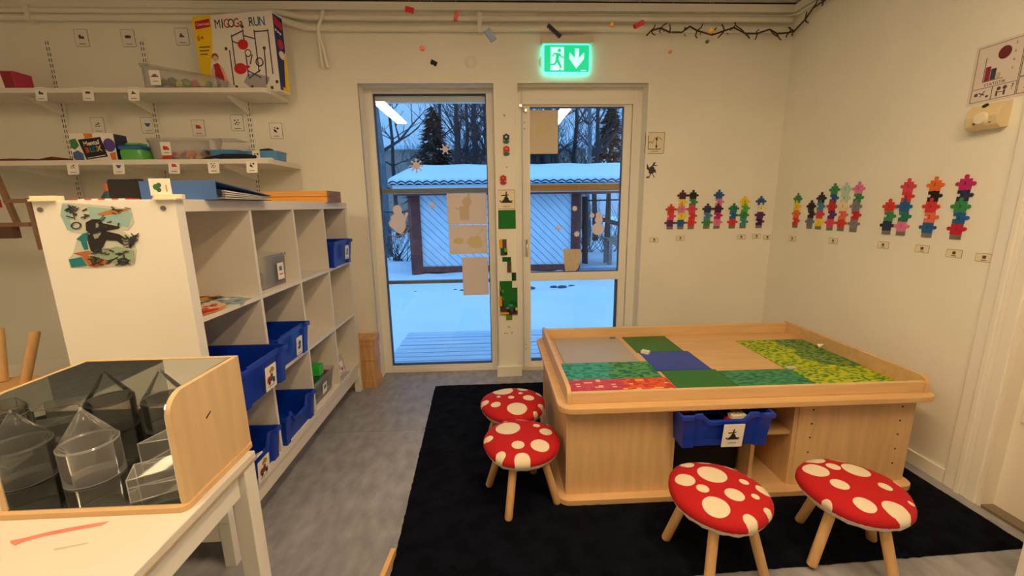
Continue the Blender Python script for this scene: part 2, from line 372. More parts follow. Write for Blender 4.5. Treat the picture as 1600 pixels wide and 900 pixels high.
# door in the right wall
d2 = thing('door_2', None, None, (2.08, 1.0, 0)); struct(d2)
LEAF = mat('door_white', (.83, .78, .69), .4)
MB().box(2.075, 2.115, .56, 1.43, .012, 2.04).build('door_leaf', LEAF, d2)
f = MB(); f.box(2.02, 2.14, 1.425, 1.449, 0, 2.06); f.box(2.02, 2.14, .551, .565, 0, 2.06); f.box(2.02, 2.14, .565, 1.425, 2.04, 2.06); f.build('door_lining', LEAF, d2)
f = MB()
for yy0, yy1, xx in ((1.523, 1.571, 2.016), (1.503, 1.523, 2.008), (1.483, 1.503, 2.016), (1.445, 1.483, 2.013)): f.box(xx, XR, yy0, yy1, 0, 2.12)
f.box(2.014, XR, .5, 1.445, 2.05, 2.12); f.box(2.014, XR, .43, .555, 0, 2.12); f.build('door_casing', TRIMW, d2, bevel=.003)
MB().box(2.02, 2.16, .56, 1.425, 0, .012).build('threshold', mat('gap_shadow_grey', srgb(120, 108, 92), .5), d2)  # grey strip puts the shadow under the leaf into its colour
MB().box(2.066, 2.076, 1.355, 1.40, .40, .60, bev=.003).build('lock_plate', LEAF, d2)

# ------------------------------------------------------------------ ceiling lamps
def lamp(x, y, label):
    t = thing('ceiling_lamp', label, 'lamp', (x, y, 2.47))
    MB().box(x-.085, x+.085, y-.66, y+.66, 2.50, 2.545, bev=.004).build('housing', WHITE, t)
    MB().box(x-.075, x+.075, y-.645, y+.645, 2.492, 2.502).build('diffuser', mat('lamp_diffuser', (.9, .9, .9), .5, emit=LAMP_COL, estr=LAMP), t)
lamp(-1.33, .28, 'long white ceiling lamp mirrored in the left glass pane')
lamp(.97, .05, 'long white ceiling lamp mirrored in the glass door')
lamp(-3.25, -1.6, 'added ceiling lamp far behind the white table, at the left, out of view'); lamp(.22, .62, 'added fill lamp over the middle of the room, out of view')  # two unseen lamps added to even out the room light

dc = thing('dark_backdrop', 'tall black cupboard added at the back of the room to darken the mirrors', 'backdrop', (-.6, -3.95, 0))  # black block added behind the camera for dark mirror reflections
MB().box(-2.6, 2.0, -4.15, -3.75, .0, 2.25).build('carcass', mat('backdrop_black', (.02, .02, .022), .5), dc)
for k in range(7): MB().box(-2.59+.65*k, -2.59+.65*k+.64, -3.75, -3.73, .05, 2.23).build('door', mat('backdrop_black', (.02, .02, .022), .5), dc)
# ------------------------------------------------------------------ pipes, cables and covers on the back wall
PIPEM = mat('pipe_paint', (.84, .82, .75), .5)
def pipe(label, pts, r): 
    return tag(MB().tube(pts, r, 12).build('heating_pipe', PIPEM, smooth=True), label, 'pipe')
def bend(z0, z1, x0, x1, y): return [(-4.19, y, z0), (x0, y, z0)]+[(x0+(x1-x0)*k/8, y, z0+(z1-z0)*(.5-.5*math.cos(PI*k/8))) for k in range(1, 8)]+[(x1, y, z1)]
pipe('upper white heating pipe running along the top of the back wall', bend(2.475, 2.443, -1.36, -1.12, 2.912)+[(1.99, 2.912, 2.443)], .018)
pipe('lower white heating pipe along the back wall, just above the exit sign', bend(2.437, 2.384, -1.36, -1.12, 2.912)+[(1.99, 2.912, 2.384)], .019)
pipe('thin white conduit just under the ceiling board', [(.32, 2.93, 2.474), (1.97, 2.93, 2.474), (2.016, 2.90, 2.474), (2.018, 2.8, 2.474), (2.018, .5, 2.474)], .007)
def clip(x, z0, z1, label):
    tag(MB().box(x-.014, x+.014, 2.886, YW, z0, z1, bev=.004).build('pipe_clip', PIPEM), label, 'clip', 'pipe clips')
clip(-.06, 2.355, 2.47, 'white pipe clip above the left glass pane'); clip(-2.79, 2.41, 2.50, 'white pipe clip above the left wall shelves')
t = thing('rope_loop', 'doubled white cord hanging from the pipe left of the glass pane', 'cord', (-1.05, 2.9, 2.14))
for dx, ph in ((0, 0), (.035, .02)):
    MB().tube([(-1.03+dx*.2, 2.888, 2.47), (-1.045+dx*.1, 2.888, 2.43), (-1.068, 2.888, 2.38), (-1.075+dx*.2, 2.895, 2.32), (-1.073+dx*.6, 2.9, 2.25), (-1.07+dx, 2.905, 2.15)], .010, 8).build('strand', PIPEM, t, smooth=True)
for x, z, lab in ((-.125, 2.196, 'round painted wall cover above the left glass pane'), (.362, 2.196, 'round painted wall cover half behind the exit sign')):
    t = MB().lathe([(0, .004), (.035, .004), (.04, 0)], n=24).b
    bmesh.ops.transform(t, matrix=Matrix.Translation((x, YW, z)) @ Matrix.Rotation(PI/2, 4, 'X'), verts=t.verts)
    q = MB(); q.b.free(); q.b = t; tag(q.build('junction_cover', WALL, smooth=True), lab, 'cover')

# ------------------------------------------------------------------ exit sign
ex = thing('exit_sign', 'lit green emergency exit sign with running figure and down arrow', 'sign', (.503, 2.91, 2.12))
EG = mat('sign_green', (.0, .25, .12), .4, emit=(.0, .66, .26), estr=.95)
EW = mat('sign_white', (.6, .9, .85), .4, emit=(.42, 1.0, .84), estr=1.0)
EE = mat('sign_edge', (.3, .9, .8), .3, emit=(.10, 1.0, .72), estr=2.2)
MB().box(.335, .675, 2.885, YW, 2.295, 2.338, bev=.004).build('sign_housing', mat('housing_cream', (.70, .60, .50), .5), ex)
FS = BACK(.502, 2.208, 2.912)
flat('sign_edge', [rrect(.308, .174, .014)], EE, ex, FS, -.006, 0)
flat('sign_panel', [rrect(.296, .162, .008)], EG, ex, FS, 0, .003)
s = 1/1246*90*.00430       # picture pixels of the sign to metres
def SP(L): return [((x-615)*s, (470-y)*s) for x, y in L]
flat('doorway', [SP([(275, 700), (555, 700), (555, 250), (275, 250)])], EW, ex, FS, .003, .0038)
man = [SP([(460+36*math.cos(a), 315-36*math.sin(a)) for a in [k*PI/8 for k in range(16)]]),
       SP([(385, 365), (455, 365), (470, 400), (440, 480), (375, 540), (385, 440)]), SP([(375, 490), (440, 470), (515, 645), (480, 660)]),
       SP([(372, 520), (425, 520), (372, 600), (255, 600), (255, 570), (350, 568)]), SP([(345, 362), (400, 365), (395, 395), (355, 395), (322, 445), (300, 430)]),
       SP([(430, 365), (480, 385), (510, 430), (560, 432), (560, 458), (500, 456), (450, 410)]), SP([(445, 690), (490, 670), (490, 705), (445, 708)])]
flat('running_figure', man, EG, ex, FS, .0038, .0048)
flat('arrow', [SP([(785, 280), (875, 280), (875, 460), (970, 360), (985, 370), (980, 480), (820, 665), (675, 480), (668, 370), (685, 360), (785, 460)])], EW, ex, FS, .003, .0042)
flat('small_mark', [SP([(915, 695), (1035, 695), (1035, 712), (915, 712)])], EW, ex, FS, .003, .0038)

# ================================================================== OUTSIDE
SNOW = mat('snow', (.84, .88, .93), .8, var=.04, vscale=1.2, bump=.35, bscale=9)
def ground():
    b = bmesh.new(); nx, ny = 220, 180
    import mathutils.noise as N
    V = [[None]*(ny+1) for _ in range(nx+1)]
    for i in range(nx+1):
        for j in range(ny+1):
            x = -26+52*i/nx; y = 3.15+45*(j/ny)**1.8
            k = min(1, max(0, (y-4.4)/1.5))
            z = -.15+k*(.05*N.noise((x*.9, y*.9, 0))+.06*N.noise((x*3.1, y*3.1, 2))+.04*N.noise((x*7.3, y*5.1, 4)))-.12*(1-k)
            V[i][j] = b.verts.new((x, y, z))
    for i in range(nx):
        for j in range(ny): b.faces.new((V[i][j], V[i+1][j], V[i+1][j+1], V[i][j+1]))
    q = MB(); q.b.free(); q.b = b; return q.build('snow_ground', SNOW, smooth=True)
struct(ground())
# deck of slats
dk = thing('wooden_deck', 'snow-dusted wooden slat deck outside the glass doors', 'deck', (.2, 3.8, -.15))
DKM = mat('snowy_deck', (.60, .68, .76), .8, var=.12, vscale=4, stretch=(.4, 6, 1))
for i in range(10):
    y = 3.24+i*.107
    MB().box(-.95+.02*random.random(), 1.6, y, y+.092, -.085, -.058+.004*random.random(), bev=.003).build('plank', DKM, dk)
MB().box(-.9, 1.55, 3.3, 4.2, -.19, -.086).build('joists', mat('deck_under', (.08, .09, .11), .9), dk)
# dark streaks of bare ground
EARTH = mat('bare_earth', (.10, .11, .12), .9)
def lump(cx, cy, r, z, sq, mat_, name, label, cat, group=None, hgt=.4):
    b = bmesh.new(); bmesh.ops.create_icosphere(b, subdivisions=2, radius=1)
    for v in b.verts: v.co *= (1+.25*(random.random()-.5))
    bmesh.ops.transform(b, matrix=Matrix.Translation((cx, cy, z)) @ Matrix.Diagonal((r, r*sq, r*hgt, 1)), verts=b.verts)
    q = MB(); q.b.free(); q.b = b
    return tag(q.build(name, mat_, smooth=False), label, cat, group)
for k, (cx, cy, r) in enumerate(((-1.45, 6.9, .07), (-1.34, 6.86, .09), (-1.22, 6.95, .05), (-.95, 6.98, .06), (-.7, 7.05, .05), (-.55, 6.98, .07), (.45, 7.1, .05), (.62, 7.08, .09), (1.05, 7.15, .07), (1.2, 7.12, .09), (1.38, 7.2, .06))):
    lump(cx, cy, r, -.16, .45, EARTH, 'earth_clump', 'bare earth clump in the snow before the shed, '+['first', 'second', 'third', 'fourth', 'fifth', 'sixth', 'seventh', 'eighth', 'ninth', 'tenth', 'eleventh'][k]+' from left', 'earth', 'earth clumps', .35)
# shed
sh = thing('garden_shed', 'white boarded shed with snowy tiled roof and dark red posts', 'shed', (.05, 9.0, -.15))
BOARD = mat('shed_board_white', (.80, .84, .88), .7, var=.05, vscale=3)
POST = mat('dark_red_wood', srgb(124, 62, 54), .8, var=.25, vscale=6)
SX0, SX1, SZ0, SZ1, SY = -1.535, 1.667, .0, 1.51, 8.86
MB().box(SX0-.15, SX1+.15, SY+.05, SY+1.6, -.1, 1.6).build('wall_core', mat('shed_core', (.10, .12, .16), .9), sh)
def clip_poly(poly, x0, x1, z0, z1):
    for ax, lim, sg in ((0, x0, 1), (0, x1, -1), (1, z0, 1), (1, z1, -1)):
        o = []
        for i in range(len(poly)):
            p, q = poly[i], poly[(i+1) % len(poly)]; dp, dq = sg*(p[ax]-lim), sg*(q[ax]-lim)
            if dp >= 0: o.append(p)
            if dp*dq < 0: k = dp/(dp-dq); o.append((p[0]+(q[0]-p[0])*k, p[1]+(q[1]-p[1])*k))
        poly = o
        if len(poly) < 3: return None
    return poly
pit = .118*math.sqrt(2)
for k in range(-1, 32):
    x = SX0+k*pit
    p = clip_poly([(x, SZ0-.01), (x+pit*.92, SZ0-.01), (x+pit*.92-1.53, SZ1+.01), (x-1.53, SZ1+.01)], SX0, SX1, SZ0, SZ1)
    if p: MB().prism(p, 0, .03+.004*random.random(), BACK(0, 0, SY+.05)).build('board', BOARD, sh)
for x in (SX0-.24, SX1): MB().box(x, x+.24 if x < 0 else x+.20, SY-.04, SY+.12, -.15, 1.6).build('corner_post', POST, sh)
MB().box(SX0, SX1, SY-.03, SY+.1, -.12, .0).build('sill_beam', POST, sh)
for zz0, zz1, yy in ((1.60, 1.70, 8.52), (1.53, 1.60, 8.6)): MB().box(-2.0, 3.2, yy, yy+.04, zz0, zz1).build('fascia_board', BOARD, sh)
MB().box(-2.0, 3.2, 8.56, 8.9, 1.50, 1.53).build('soffit', POST, sh)
TILE = mat('roof_tile_dark', srgb(44, 46, 54), .8, var=.3, vscale=5)
for i in range(32):
    x = -2.05+i*.168
    b = bmesh.new(); q = MB(); q.b.free(); q.b = b
    pr = [(x+.168*k/6*.99, .045*math.sin(PI*k/6)) for k in range(7)]
    q.prism(pr+[(p[0], p[1]-.022) for p in pr[::-1]], 0, .35, ((0, 8.78, 1.735), (1, 0, 0), (0, 0, 1)))
    q.build('roof_tile', TILE, sh)
def roofsnow():
    b = bmesh.new(); n = 128; rows = []
    x0, x1 = -2.06, 3.3
    for j, (y, z) in enumerate(((8.47, 1.70), (8.44, 1.755), (8.46, 1.80), (8.7, 1.87), (9.6, 2.09), (10.6, 2.28), (11.2, 2.33), (11.6, 2.20))):
        r = []
        for i in range(n+1):
            x = x0+(x1-x0)*i/n
            if x < -1.0 and j > 3: x = x+(0.6*(j-3)/4)*(1-(x-x0)/1.06)
            r.append(b.verts.new((x, y, z+(.028*abs(math.sin(PI*(x-x0)/.168)) if j < 3 else .01*math.sin(x*5+j)))))
        rows.append(r)
    for a, d in zip(rows, rows[1:]):
        for i in range(n): b.faces.new((a[i], a[i+1], d[i+1], d[i]))
    q = MB(); q.b.free(); q.b = b; return q
roofsnow().build('roof_snow', SNOW, sh, smooth=True)
MB().box(-1.9, 3.1, 8.7, 11.4, 1.55, 1.72).build('roof_deck', POST, sh)
# bits right of the shed: fence post, rails, outdoor bench
BARK = mat('bark_dark', srgb(62, 58, 60), .9, var=.3, vscale=12, stretch=(6, 6, 1))
BARKG = mat('bark_grey', srgb(120, 124, 128), .9, var=.3, vscale=8, stretch=(5, 5, .8))
tag(MB().tube([(2.15, 9.6, -.15), (2.12, 9.6, 1.45)], .07, 8).build('wooden_post', BARK), 'dark round wooden post right of the shed', 'post')
tag(MB().tube([(2.3, 9.3, .98), (3.9, 9.9, .55)], .05, 8).build('wooden_rail', BARK), 'dark slanting rail right of the shed, seen through the door', 'rail')
tag(MB().tube([(2.1, 9.7, 1.36), (6, 9.9, 1.40)], .018, 6).build('wire_rail', BARK), 'thin dark wire stretched right of the shed', 'wire')
tag(MB().tube([(-8, 9.4, 1.19), (-1.8, 9.4, 1.16)], .018, 6).build('wire_rail', BARK), 'thin dark wire stretched left of the shed', 'wire')
bn = thing('garden_bench', 'weathered grey wooden bench in the snow right of the shed', 'bench', (3.2, 9.6, -.15))
BEN = mat('weathered_wood', srgb(150, 144, 140), .85, var=.2, vscale=6, stretch=(.5, 5, 5))
for k in range(3): MB().box(2.62, 4.2, 9.4+k*.16, 9.54+k*.16, .44, .49).build('plank', BEN, bn)
for x in (2.66, 4.05):
    for y in (9.42, 9.78): MB().box(x, x+.08, y, y+.08, -.17, .44).build('leg', BEN, bn)
MB().box(2.66, 4.13, 9.44, 9.48, .34, .44).build('apron', BEN, bn)
tag(MB().box(1.85, 3.9, 8.2, 8.9, -.16, -.10).build('paving_slab', mat('wet_slab', (.30, .36, .45), .7, var=.2, vscale=4)), 'grey paving slab in front of the bench', 'slab')
# house beyond the trees
hs = thing('far_house', 'long low grey house beyond the bare trees', 'house', (-2, 26, -.15))
MB().box(-12, 5.5, 25, 31, -.3, 4.5).build('wall', mat('house_wall', srgb(168, 152, 138), .9, var=.12, vscale=.6), hs)
MB().box(-12.4, 5.9, 24.6, 31.4, 4.5, 4.68).build('roof', SNOW, hs)
HW = mat('house_window', srgb(40, 48, 66), .3); HF = mat('house_window_frame', (.7, .72, .74), .6)
for x in (-10.5, -8.6, -6.7, -4.4, -2.6, -.9, .9, 2.7, 4.4):
    wfr = MB().box(x-.45, x+.45, 24.93, 25, 2.4, 3.6).build('window', HF, hs)
    MB().box(x-.37, x+.37, 24.90, 24.93, 2.48, 3.52).build('pane', HW, wfr)
# trees
def branch(mb, p, d, L, r, depth, rnd, up=.25):
    n = 3; pts = [p]; rs = [r]; q = p.copy(); dd = d.copy()
    for k in range(n):
        dd = (dd+Vector((rnd.uniform(-.25, .25), rnd.uniform(-.25, .25), rnd.uniform(-.05, up)))).normalized(); q = q+dd*L/n; pts.append(q.copy()); rs.append(max(.005, r*(1-.8*(k+1)/n)))
    mb.tube(pts, rs, 4 if depth else 5, cap=False)
    if depth < 3:
        for k in range(rnd.randint(4, 5) if depth < 2 else 3):
            i = rnd.randint(1, n); a = rnd.uniform(0, 2*PI)
            nd = (dd+Vector((math.cos(a), math.sin(a), rnd.uniform(-.1, .6)))*.9).normalized()
            branch(mb, pts[i], nd, L*rnd.uniform(.5, .72), rs[i]*.65, depth+1, rnd, up)
def bare(seed, h):
    rnd = random.Random(seed); tr = MB(); br = MB(); pts, rs = [], []
    p = Vector((0, 0, -.2)); x = y = 0
    for k in range(9):
        z = -.2+h*k/8; x += rnd.uniform(-.08, .08); y += rnd.uniform(-.08, .08); pts.append(Vector((x, y, z))); rs.append(.095*(1-.85*k/8)+.010)
    tr.tube(pts, rs, 8)
    for k in range(2, 9):
        for q in range(3):
            a = rnd.uniform(0, 2*PI); d = Vector((math.cos(a), math.sin(a), rnd.uniform(.5, 1.2))).normalized()
            branch(br, pts[k], d, h*rnd.uniform(.13, .24)*(1.15-.07*k), rs[k]*.5, 1, rnd)
    return tr, br
TREES = []
for sd, mt in ((1, BARK), (2, BARK), (3, BARKG), (4, BARK)):
    tr, br = bare(sd, 8.5)
    t = thing('bare_tree', 'tree', 'tree', (0, 0, 0)); tr.build('trunk', mt, t, smooth=True); tag(br.build('branches', BARK, t), kind='stuff'); TREES.append(t)
spots_t = [(-3.0, 12, 2, 1.5, 0, 'bare tree with thick grey trunk nearest the left edge of the glass'),
 (-2.0, 17, 0, 1.0, 1, 'bare tree behind the shed, left of the dark fir'), (-.55, 16, 1, 1.05, 2, 'slim bare tree behind the middle of the shed roof, left pane'), (-.9, 20, 3, 1.1, 3, 'bare tree just right of the dark fir, in front of the house'),
 (-1.6, 22, 1, 1.2, 4, 'bare tree deep behind the fir by the house'), (.05, 14.5, 0, .95, 5, 'bare tree standing behind the post between the panes'), (-.3, 19, 2, 1.2, 2.2, 'grey-barked bare tree at the right edge of the left pane'),
 (.9, 15, 3, 1.0, 1.2, 'bare tree behind the paper in the door'), (1.9, 14, 1, 1.1, 3.3, 'forking bare tree in the middle of the door glass'), (2.6, 17, 0, 1.15, .7, 'bare tree behind the forking one in the door'),
 (3.3, 14.5, 2, 1.0, 4.2, 'grey-barked bare tree by the right edge of the door'), (4.2, 16.5, 3, 1.1, 5.2, 'bare tree furthest right, behind the bench'), (3.0, 21, 1, 1.25, 2.9, 'tall bare tree far behind the bench'), (1.3, 20, 2, 1.2, 1.9, 'tall grey-barked bare tree far behind the door glass'),
 (-1.2, 14.5, 3, .9, .4, 'bare tree close behind the shed roof under the upper snowflake'), (-4.6, 20, 0, 1.1, 3.6, 'bare tree far left beyond the fence'), (-.7, 24, 3, 1.2, 5, 'far bare tree right in front of the house windows'),
 (-1.05, 18, 0, 1.1, 2.4, 'dense bare tree behind the upper snowflake'), (-.2, 22, 1, 1.2, 3.0, 'far slim bare tree at the right of the left pane'), (2.2, 18.5, 3, 1.1, 1.0, 'dense bare tree behind the forking tree'), (3.7, 19, 0, 1.2, 2.0, 'dense bare tree at the right edge of the door glass')]
used = set()
for x, y, k, sc, rz, lab in spots_t:
    o = TREES[k] if k not in used else copy_tree(TREES[k]); used.add(k)
    o.location = (x, y, -.15); o.rotation_euler.z = rz; o.scale = (sc, sc, sc); o['label'] = lab; o['group'] = 'bare trees outside'
# firs
FIR = mat('fir_needles', srgb(30, 40, 40), .9, var=.5, vscale=3)
def fir(x, y, h, r, label, seed, zm=.6):
    rnd = random.Random(seed); t = thing('fir_tree', label, 'tree', (x, y, -.15))
    MB().tube([(x, y, -.3), (x, y, h)], [.14, .02], 8).build('trunk', BARK, t)
    b = bmesh.new()
    for k in range(1900):
        u = rnd.random()**.7; z = h-(h-zm)*u; lay = (z*1.7) % 1; rr = r*u*(.55+.45*(1-lay))*math.sqrt(rnd.uniform(.15, 1)); a = rnd.uniform(0, 2*PI)
        p = Vector((x+math.cos(a)*rr, y+math.sin(a)*rr, z-.25*rr)); d = Vector((math.cos(a), math.sin(a), rnd.uniform(-.6, .1)))*rnd.uniform(.2, .4); sd = Vector((-math.sin(a), math.cos(a), rnd.uniform(-.3, .3)))*rnd.uniform(.05, .12)
        vs = [b.verts.new(q) for q in (p-sd, p+sd, p+d)]; b.faces.new(vs)
    q = MB(); q.b.free(); q.b = b; tag(q.build('needles', FIR, t), kind='stuff')
fir(-2.0, 15, 4.6, 1.5, 'dark fir tree left of the middle behind the shed', 3); fir(1.15, 18, 5.6, 1.5, 'dark fir tree behind the paper on the door', 5, 1.6); fir(2.4, 22, 4.8, 1.9, 'broad dark fir far behind the middle of the door', 8, 1.8); fir(5.0, 18, 5.4, 1.5, 'dark fir tree beyond the bench at far right', 9, 2.2)
# shrubs right of the shed
SHR = mat('twig_brown', srgb(56, 56, 62), .9)
def shrub(x, y, r, label, seed):
    rnd = random.Random(seed); mb = MB()
    for k in range(26):
        a = rnd.uniform(0, 2*PI); d = Vector((math.cos(a), math.sin(a), rnd.uniform(.5, 1.6))).normalized()
        branch(mb, Vector((x+rnd.uniform(-.2, .2)*r, y+rnd.uniform(-.2, .2), -.15)), d, r*rnd.uniform(.5, .8), .012, 2, rnd)
    tag(mb.build('bare_shrub', SHR, loc=(x, y, -.15)), label, 'shrub')
shrub(2.7, 12.5, 1.5, 'twiggy bare shrub behind the post right of the shed', 1); shrub(3.6, 12.3, 1.8, 'twiggy bare shrub behind the bench', 2); shrub(-2.6, 11.2, 1.5, 'twiggy bare shrub left of the shed', 3); shrub(5, 12.5, 1.7, 'twiggy bare shrub furthest right', 5); shrub(-4.5, 13, 2, 'twiggy bare shrub at the far left of the yard', 6)
#@@PART2
# ================================================================== RUG AND PLAY TABLE
def rug():
    import mathutils.noise as N
    b = bmesh.new(); nx, ny = 150, 110; C0, C1, C2, C3 = Vector((-.385, 1.14, 0)), Vector((1.965, 1.215, 0)), Vector((1.95, 2.80, 0)), Vector((-.445, 2.785, 0))
    V = []
    for i in range(nx+1):
        r = []
        for j in range(ny+1):
            u, v = i/nx, j/ny; p = (C0*(1-u)+C1*u)*(1-v)+(C3*(1-u)+C2*u)*v
            e = min(u, 1-u)*2.4; e2 = min(v, 1-v)*1.6; k = min(1, min(e, e2)/.03)
            p.z = .002+.014*math.sqrt(k)+.004*N.noise((p.x*30, p.y*30, 0))*k+.003*N.noise((p.x*5, p.y*5, 3))*k
            if k < 1: p.x += .004*N.noise((p.x*40, p.y*40, 1)); p.y += .004*N.noise((p.x*40, p.y*40, 7))
            r.append(b.verts.new(p))
        V.append(r)
    for i in range(nx):
        for j in range(ny): b.faces.new((V[i][j], V[i+1][j], V[i+1][j+1], V[i][j+1]))
    q = MB(); q.b.free(); q.b = b
    return tag(q.build('rug', RUG, smooth=True), 'black shaggy rug under the birch play table and stools', 'rug')
rug()
RZ = .016
pt = thing('play_table', 'birch play table with raised rim and open shelves on the black rug', 'table', (1.04, 1.95, RZ))
TX0, TX1, TY0, TY1 = .245, 1.835, 1.49, 2.41
def rr(x0, x1, y0, y1, r): return [(x+(x0+x1)/2, y+(y0+y1)/2) for x, y in rrect(x1-x0, y1-y0, r, 5)]
FZ = FLAT(0, 0, 0)
MB().prism(rr(TX0, TX1, TY0, TY1, .06), .450, .474, FZ).build('table_top', BIRCHH, pt, bevel=.003)
MB().prism(rr(TX0+.005, TX1-.005, 1.515, TY1-.005, .05), RZ, .042, FZ).build('base_board', BIRCHH, pt, bevel=.003)
# raised rims: front and back low boards, side boards with a rounded front end
MB().box(.30, 1.80, 1.535, 1.553, .474, .522).build('front_rim', BEDGE, pt, bevel=.003)
MB().box(.30, 1.80, 2.372, 2.390, .474, .535).build('back_rim', BEDGE, pt, bevel=.003)
for x0 in (.282, 1.80):
    pts = [(1.53, .474), (2.392, .474), (2.392, .542)]+[(1.57+.04*math.cos(PI/2+k*PI/2/6), .502+.04*math.sin(PI/2+k*PI/2/6)) for k in range(7)]
    MB().prism(pts, x0, x0+.018, ((0, 0, 0), (0, 1, 0), (0, 0, 1))).build('side_rim', BIRCHH, pt, bevel=.003)
# carcass
Z0, Z1 = .042, .45
MB().box(.285, .735, 1.555, 1.573, Z0, Z1).build('front_panel', BIRCH, pt); MB().box(1.285, 1.80, 1.555, 1.573, Z0, Z1).build('front_panel', BIRCH, pt)
MB().box(.285, .735, 2.345, 2.363, Z0, Z1).build('back_panel', BIRCH, pt); MB().box(1.285, 1.80, 2.345, 2.363, Z0, Z1).build('back_panel', BIRCH, pt)
for x in (.285, 1.782):
    MB().box(x, x+.018, 1.573, 1.93, Z0, Z1).build('side_panel', BIRCH, pt); MB().box(x+(.006 if x < 1 else -.006), x+(.024 if x < 1 else .012), 1.933, 2.345, Z0, Z1).build('side_panel', BIRCH, pt)
for x in (.735, 1.267): MB().box(x, x+.018, 1.56, 2.345, Z0, Z1).build('upright', BIRCH, pt)
MB().box(1.118, 1.136, 1.60, 2.345, Z0, Z1).build('divider', BIRCH, pt)
MB().box(.753, 1.118, 1.575, 2.345, .278, .294).build('shelf', BIRCHH, pt); MB().box(1.136, 1.267, 1.575, 2.345, .278, .294).build('shelf', BIRCHH, pt)
MB().box(1.136, 1.267, 1.95, 1.965, Z0, Z1).build('back_board', BIRCH, pt)
hb = MB()
for x, z in ((1.345, .40), (1.345, .335), (1.345, .27), (1.345, .20), (1.74, .40), (1.74, .335), (1.74, .27), (1.74, .20), (1.74, .13)): hb.tube([(x, 1.5555, z), (x, 1.554, z)], .0042, 8)
hb.build('peg_hole', mat('hole_dark', (.05, .03, .02), .9), pt)
# plates and mats lying in the tray of the table
def plate(x0, x1, y0, y1, z, m, label, cat='plate', name='building_plate', th=.004):
    return tag(MB().box(x0, x1, y0, y1, z, z+th).build(name, m), label, cat)
TT = .474
plate(.345, .735, 1.965, 2.365, TT, studs('plate_grey', srgb(168, 162, 156)), 'large grey studded building plate in the left back corner of the play table')
plate(.765, 1.025, 2.095, 2.355, TT, studs('plate_green', srgb(0, 104, 34)), 'green studded building plate behind the blue one on the play table')
plate(.775, 1.045, 1.838, 2.092, TT, studs('plate_blue', srgb(6, 58, 170)), 'blue studded building plate between two green ones on the play table')
plate(.79, 1.06, 1.565, 1.834, TT, studs('plate_green', srgb(0, 104, 34)), 'green studded building plate at the front of the play table, before the blue one')
gd, gm, gl_ = srgb(8, 92, 74), srgb(34, 122, 92), srgb(86, 160, 120)
plate(.325, .772, 1.765, 1.962, TT, pixels('mat_teal', [gd, srgb(20, 128, 110), srgb(60, 160, 150), gm], (.02, .012), [gd, srgb(24, 110, 62), srgb(80, 150, 90), gd]), 'teal and green pixel patterned mat in front of the grey plate', 'mat', 'pattern_mat', .003)
plate(.320, .785, 1.560, 1.762, TT, pixels('mat_red', [srgb(140, 36, 84), srgb(176, 50, 76), srgb(190, 70, 90), srgb(232, 176, 160)], (.02, .012), [srgb(166, 30, 24), srgb(190, 50, 34), srgb(214, 90, 50), srgb(240, 176, 90)]), 'red and orange pixel patterned mat in the front left corner of the play table', 'mat', 'pattern_mat', .003)
plate(1.064, 1.415, 1.570, 1.815, TT, pixels('mat_forest', [srgb(6, 84, 62), srgb(20, 110, 74), srgb(60, 140, 96), gd], (.024, .010)), 'dark green pixel patterned mat at the front edge of the play table', 'mat', 'pattern_mat', .003)
LI = [srgb(50, 100, 20), srgb(110, 150, 10), srgb(180, 190, 20), srgb(66, 120, 30)]
plate(1.40, 1.795, 1.825, 2.235, TT, pixels('mat_lime', LI, (.016, .010), [srgb(10, 84, 60), srgb(40, 110, 70), srgb(120, 150, 30), gd]), 'large lime green pixel patterned mat at the right of the play table', 'mat', 'pattern_mat', .003)
plate(1.42, 1.79, 1.565, 1.822, TT, pixels('mat_lime_two', LI, (.016, .010)), 'lime green pixel patterned mat in the front right corner of the play table', 'mat', 'pattern_mat', .0034)
BRK = {}
def brick(x, y, z, col, lab, nx=2, ny=4, h=.0096, rz=0, u=.008, group=None, name='toy_brick', cat='brick', tilt=0, d=None):
    k = (nx, ny, h, u, col)
    if k not in BRK:
        mb = MB(); mb.box(-nx*u/2, nx*u/2, -ny*u/2, ny*u/2, 0, h)
        for i in range(nx):
            for j in range(ny): mb.tube([((i-(nx-1)/2)*u, (j-(ny-1)/2)*u, h), ((i-(nx-1)/2)*u, (j-(ny-1)/2)*u, h+.0018*u/.008)], .0025*u/.008, 6)
        o = mb.build(name, flatc(*col, .3), loc=(0, 0, 0)); BRK[k] = o.data
    else:
        o = bpy.data.objects.new(name, BRK[k]); C.objects.link(o)
    o.location = (x, y, z); o.rotation_euler = d or (tilt, 0, rz); ORG_LOC[o.name] = Vector((x, y, z))
    return tag(o, lab, cat, group)
brick(.805, 2.075, TT+.004, (232, 226, 206), 'cream block lying where the green and blue plates meet', 2, 3, .014, .9, .014)
brick(.70, 2.335, TT+.004, (120, 116, 112), 'grey brick on the back edge of the grey plate', 1, 4, .008, PI/2)
tag(MB().box(1.405, 1.45, 1.808, 1.83, TT+.0035, TT+.009).build('track_piece', flatc(190, 196, 190)), 'small pale plastic piece between the lime and dark green mats', 'toy')
tag(MB().box(1.62, 1.655, 1.812, 1.826, TT+.0035, TT+.010).build('track_piece', flatc(210, 200, 40)), 'small yellow plastic piece on the lime mats', 'toy')
tag(MB().prism([(0, 0), (.035, .012), (.01, .03)], 0, .003, ((1.745, 2.04, TT+.02), (1, 0, .3), (0, 1, .2))).build('paper_scrap', PAPER), 'pale torn paper scrap at the right rim of the play table', 'paper')

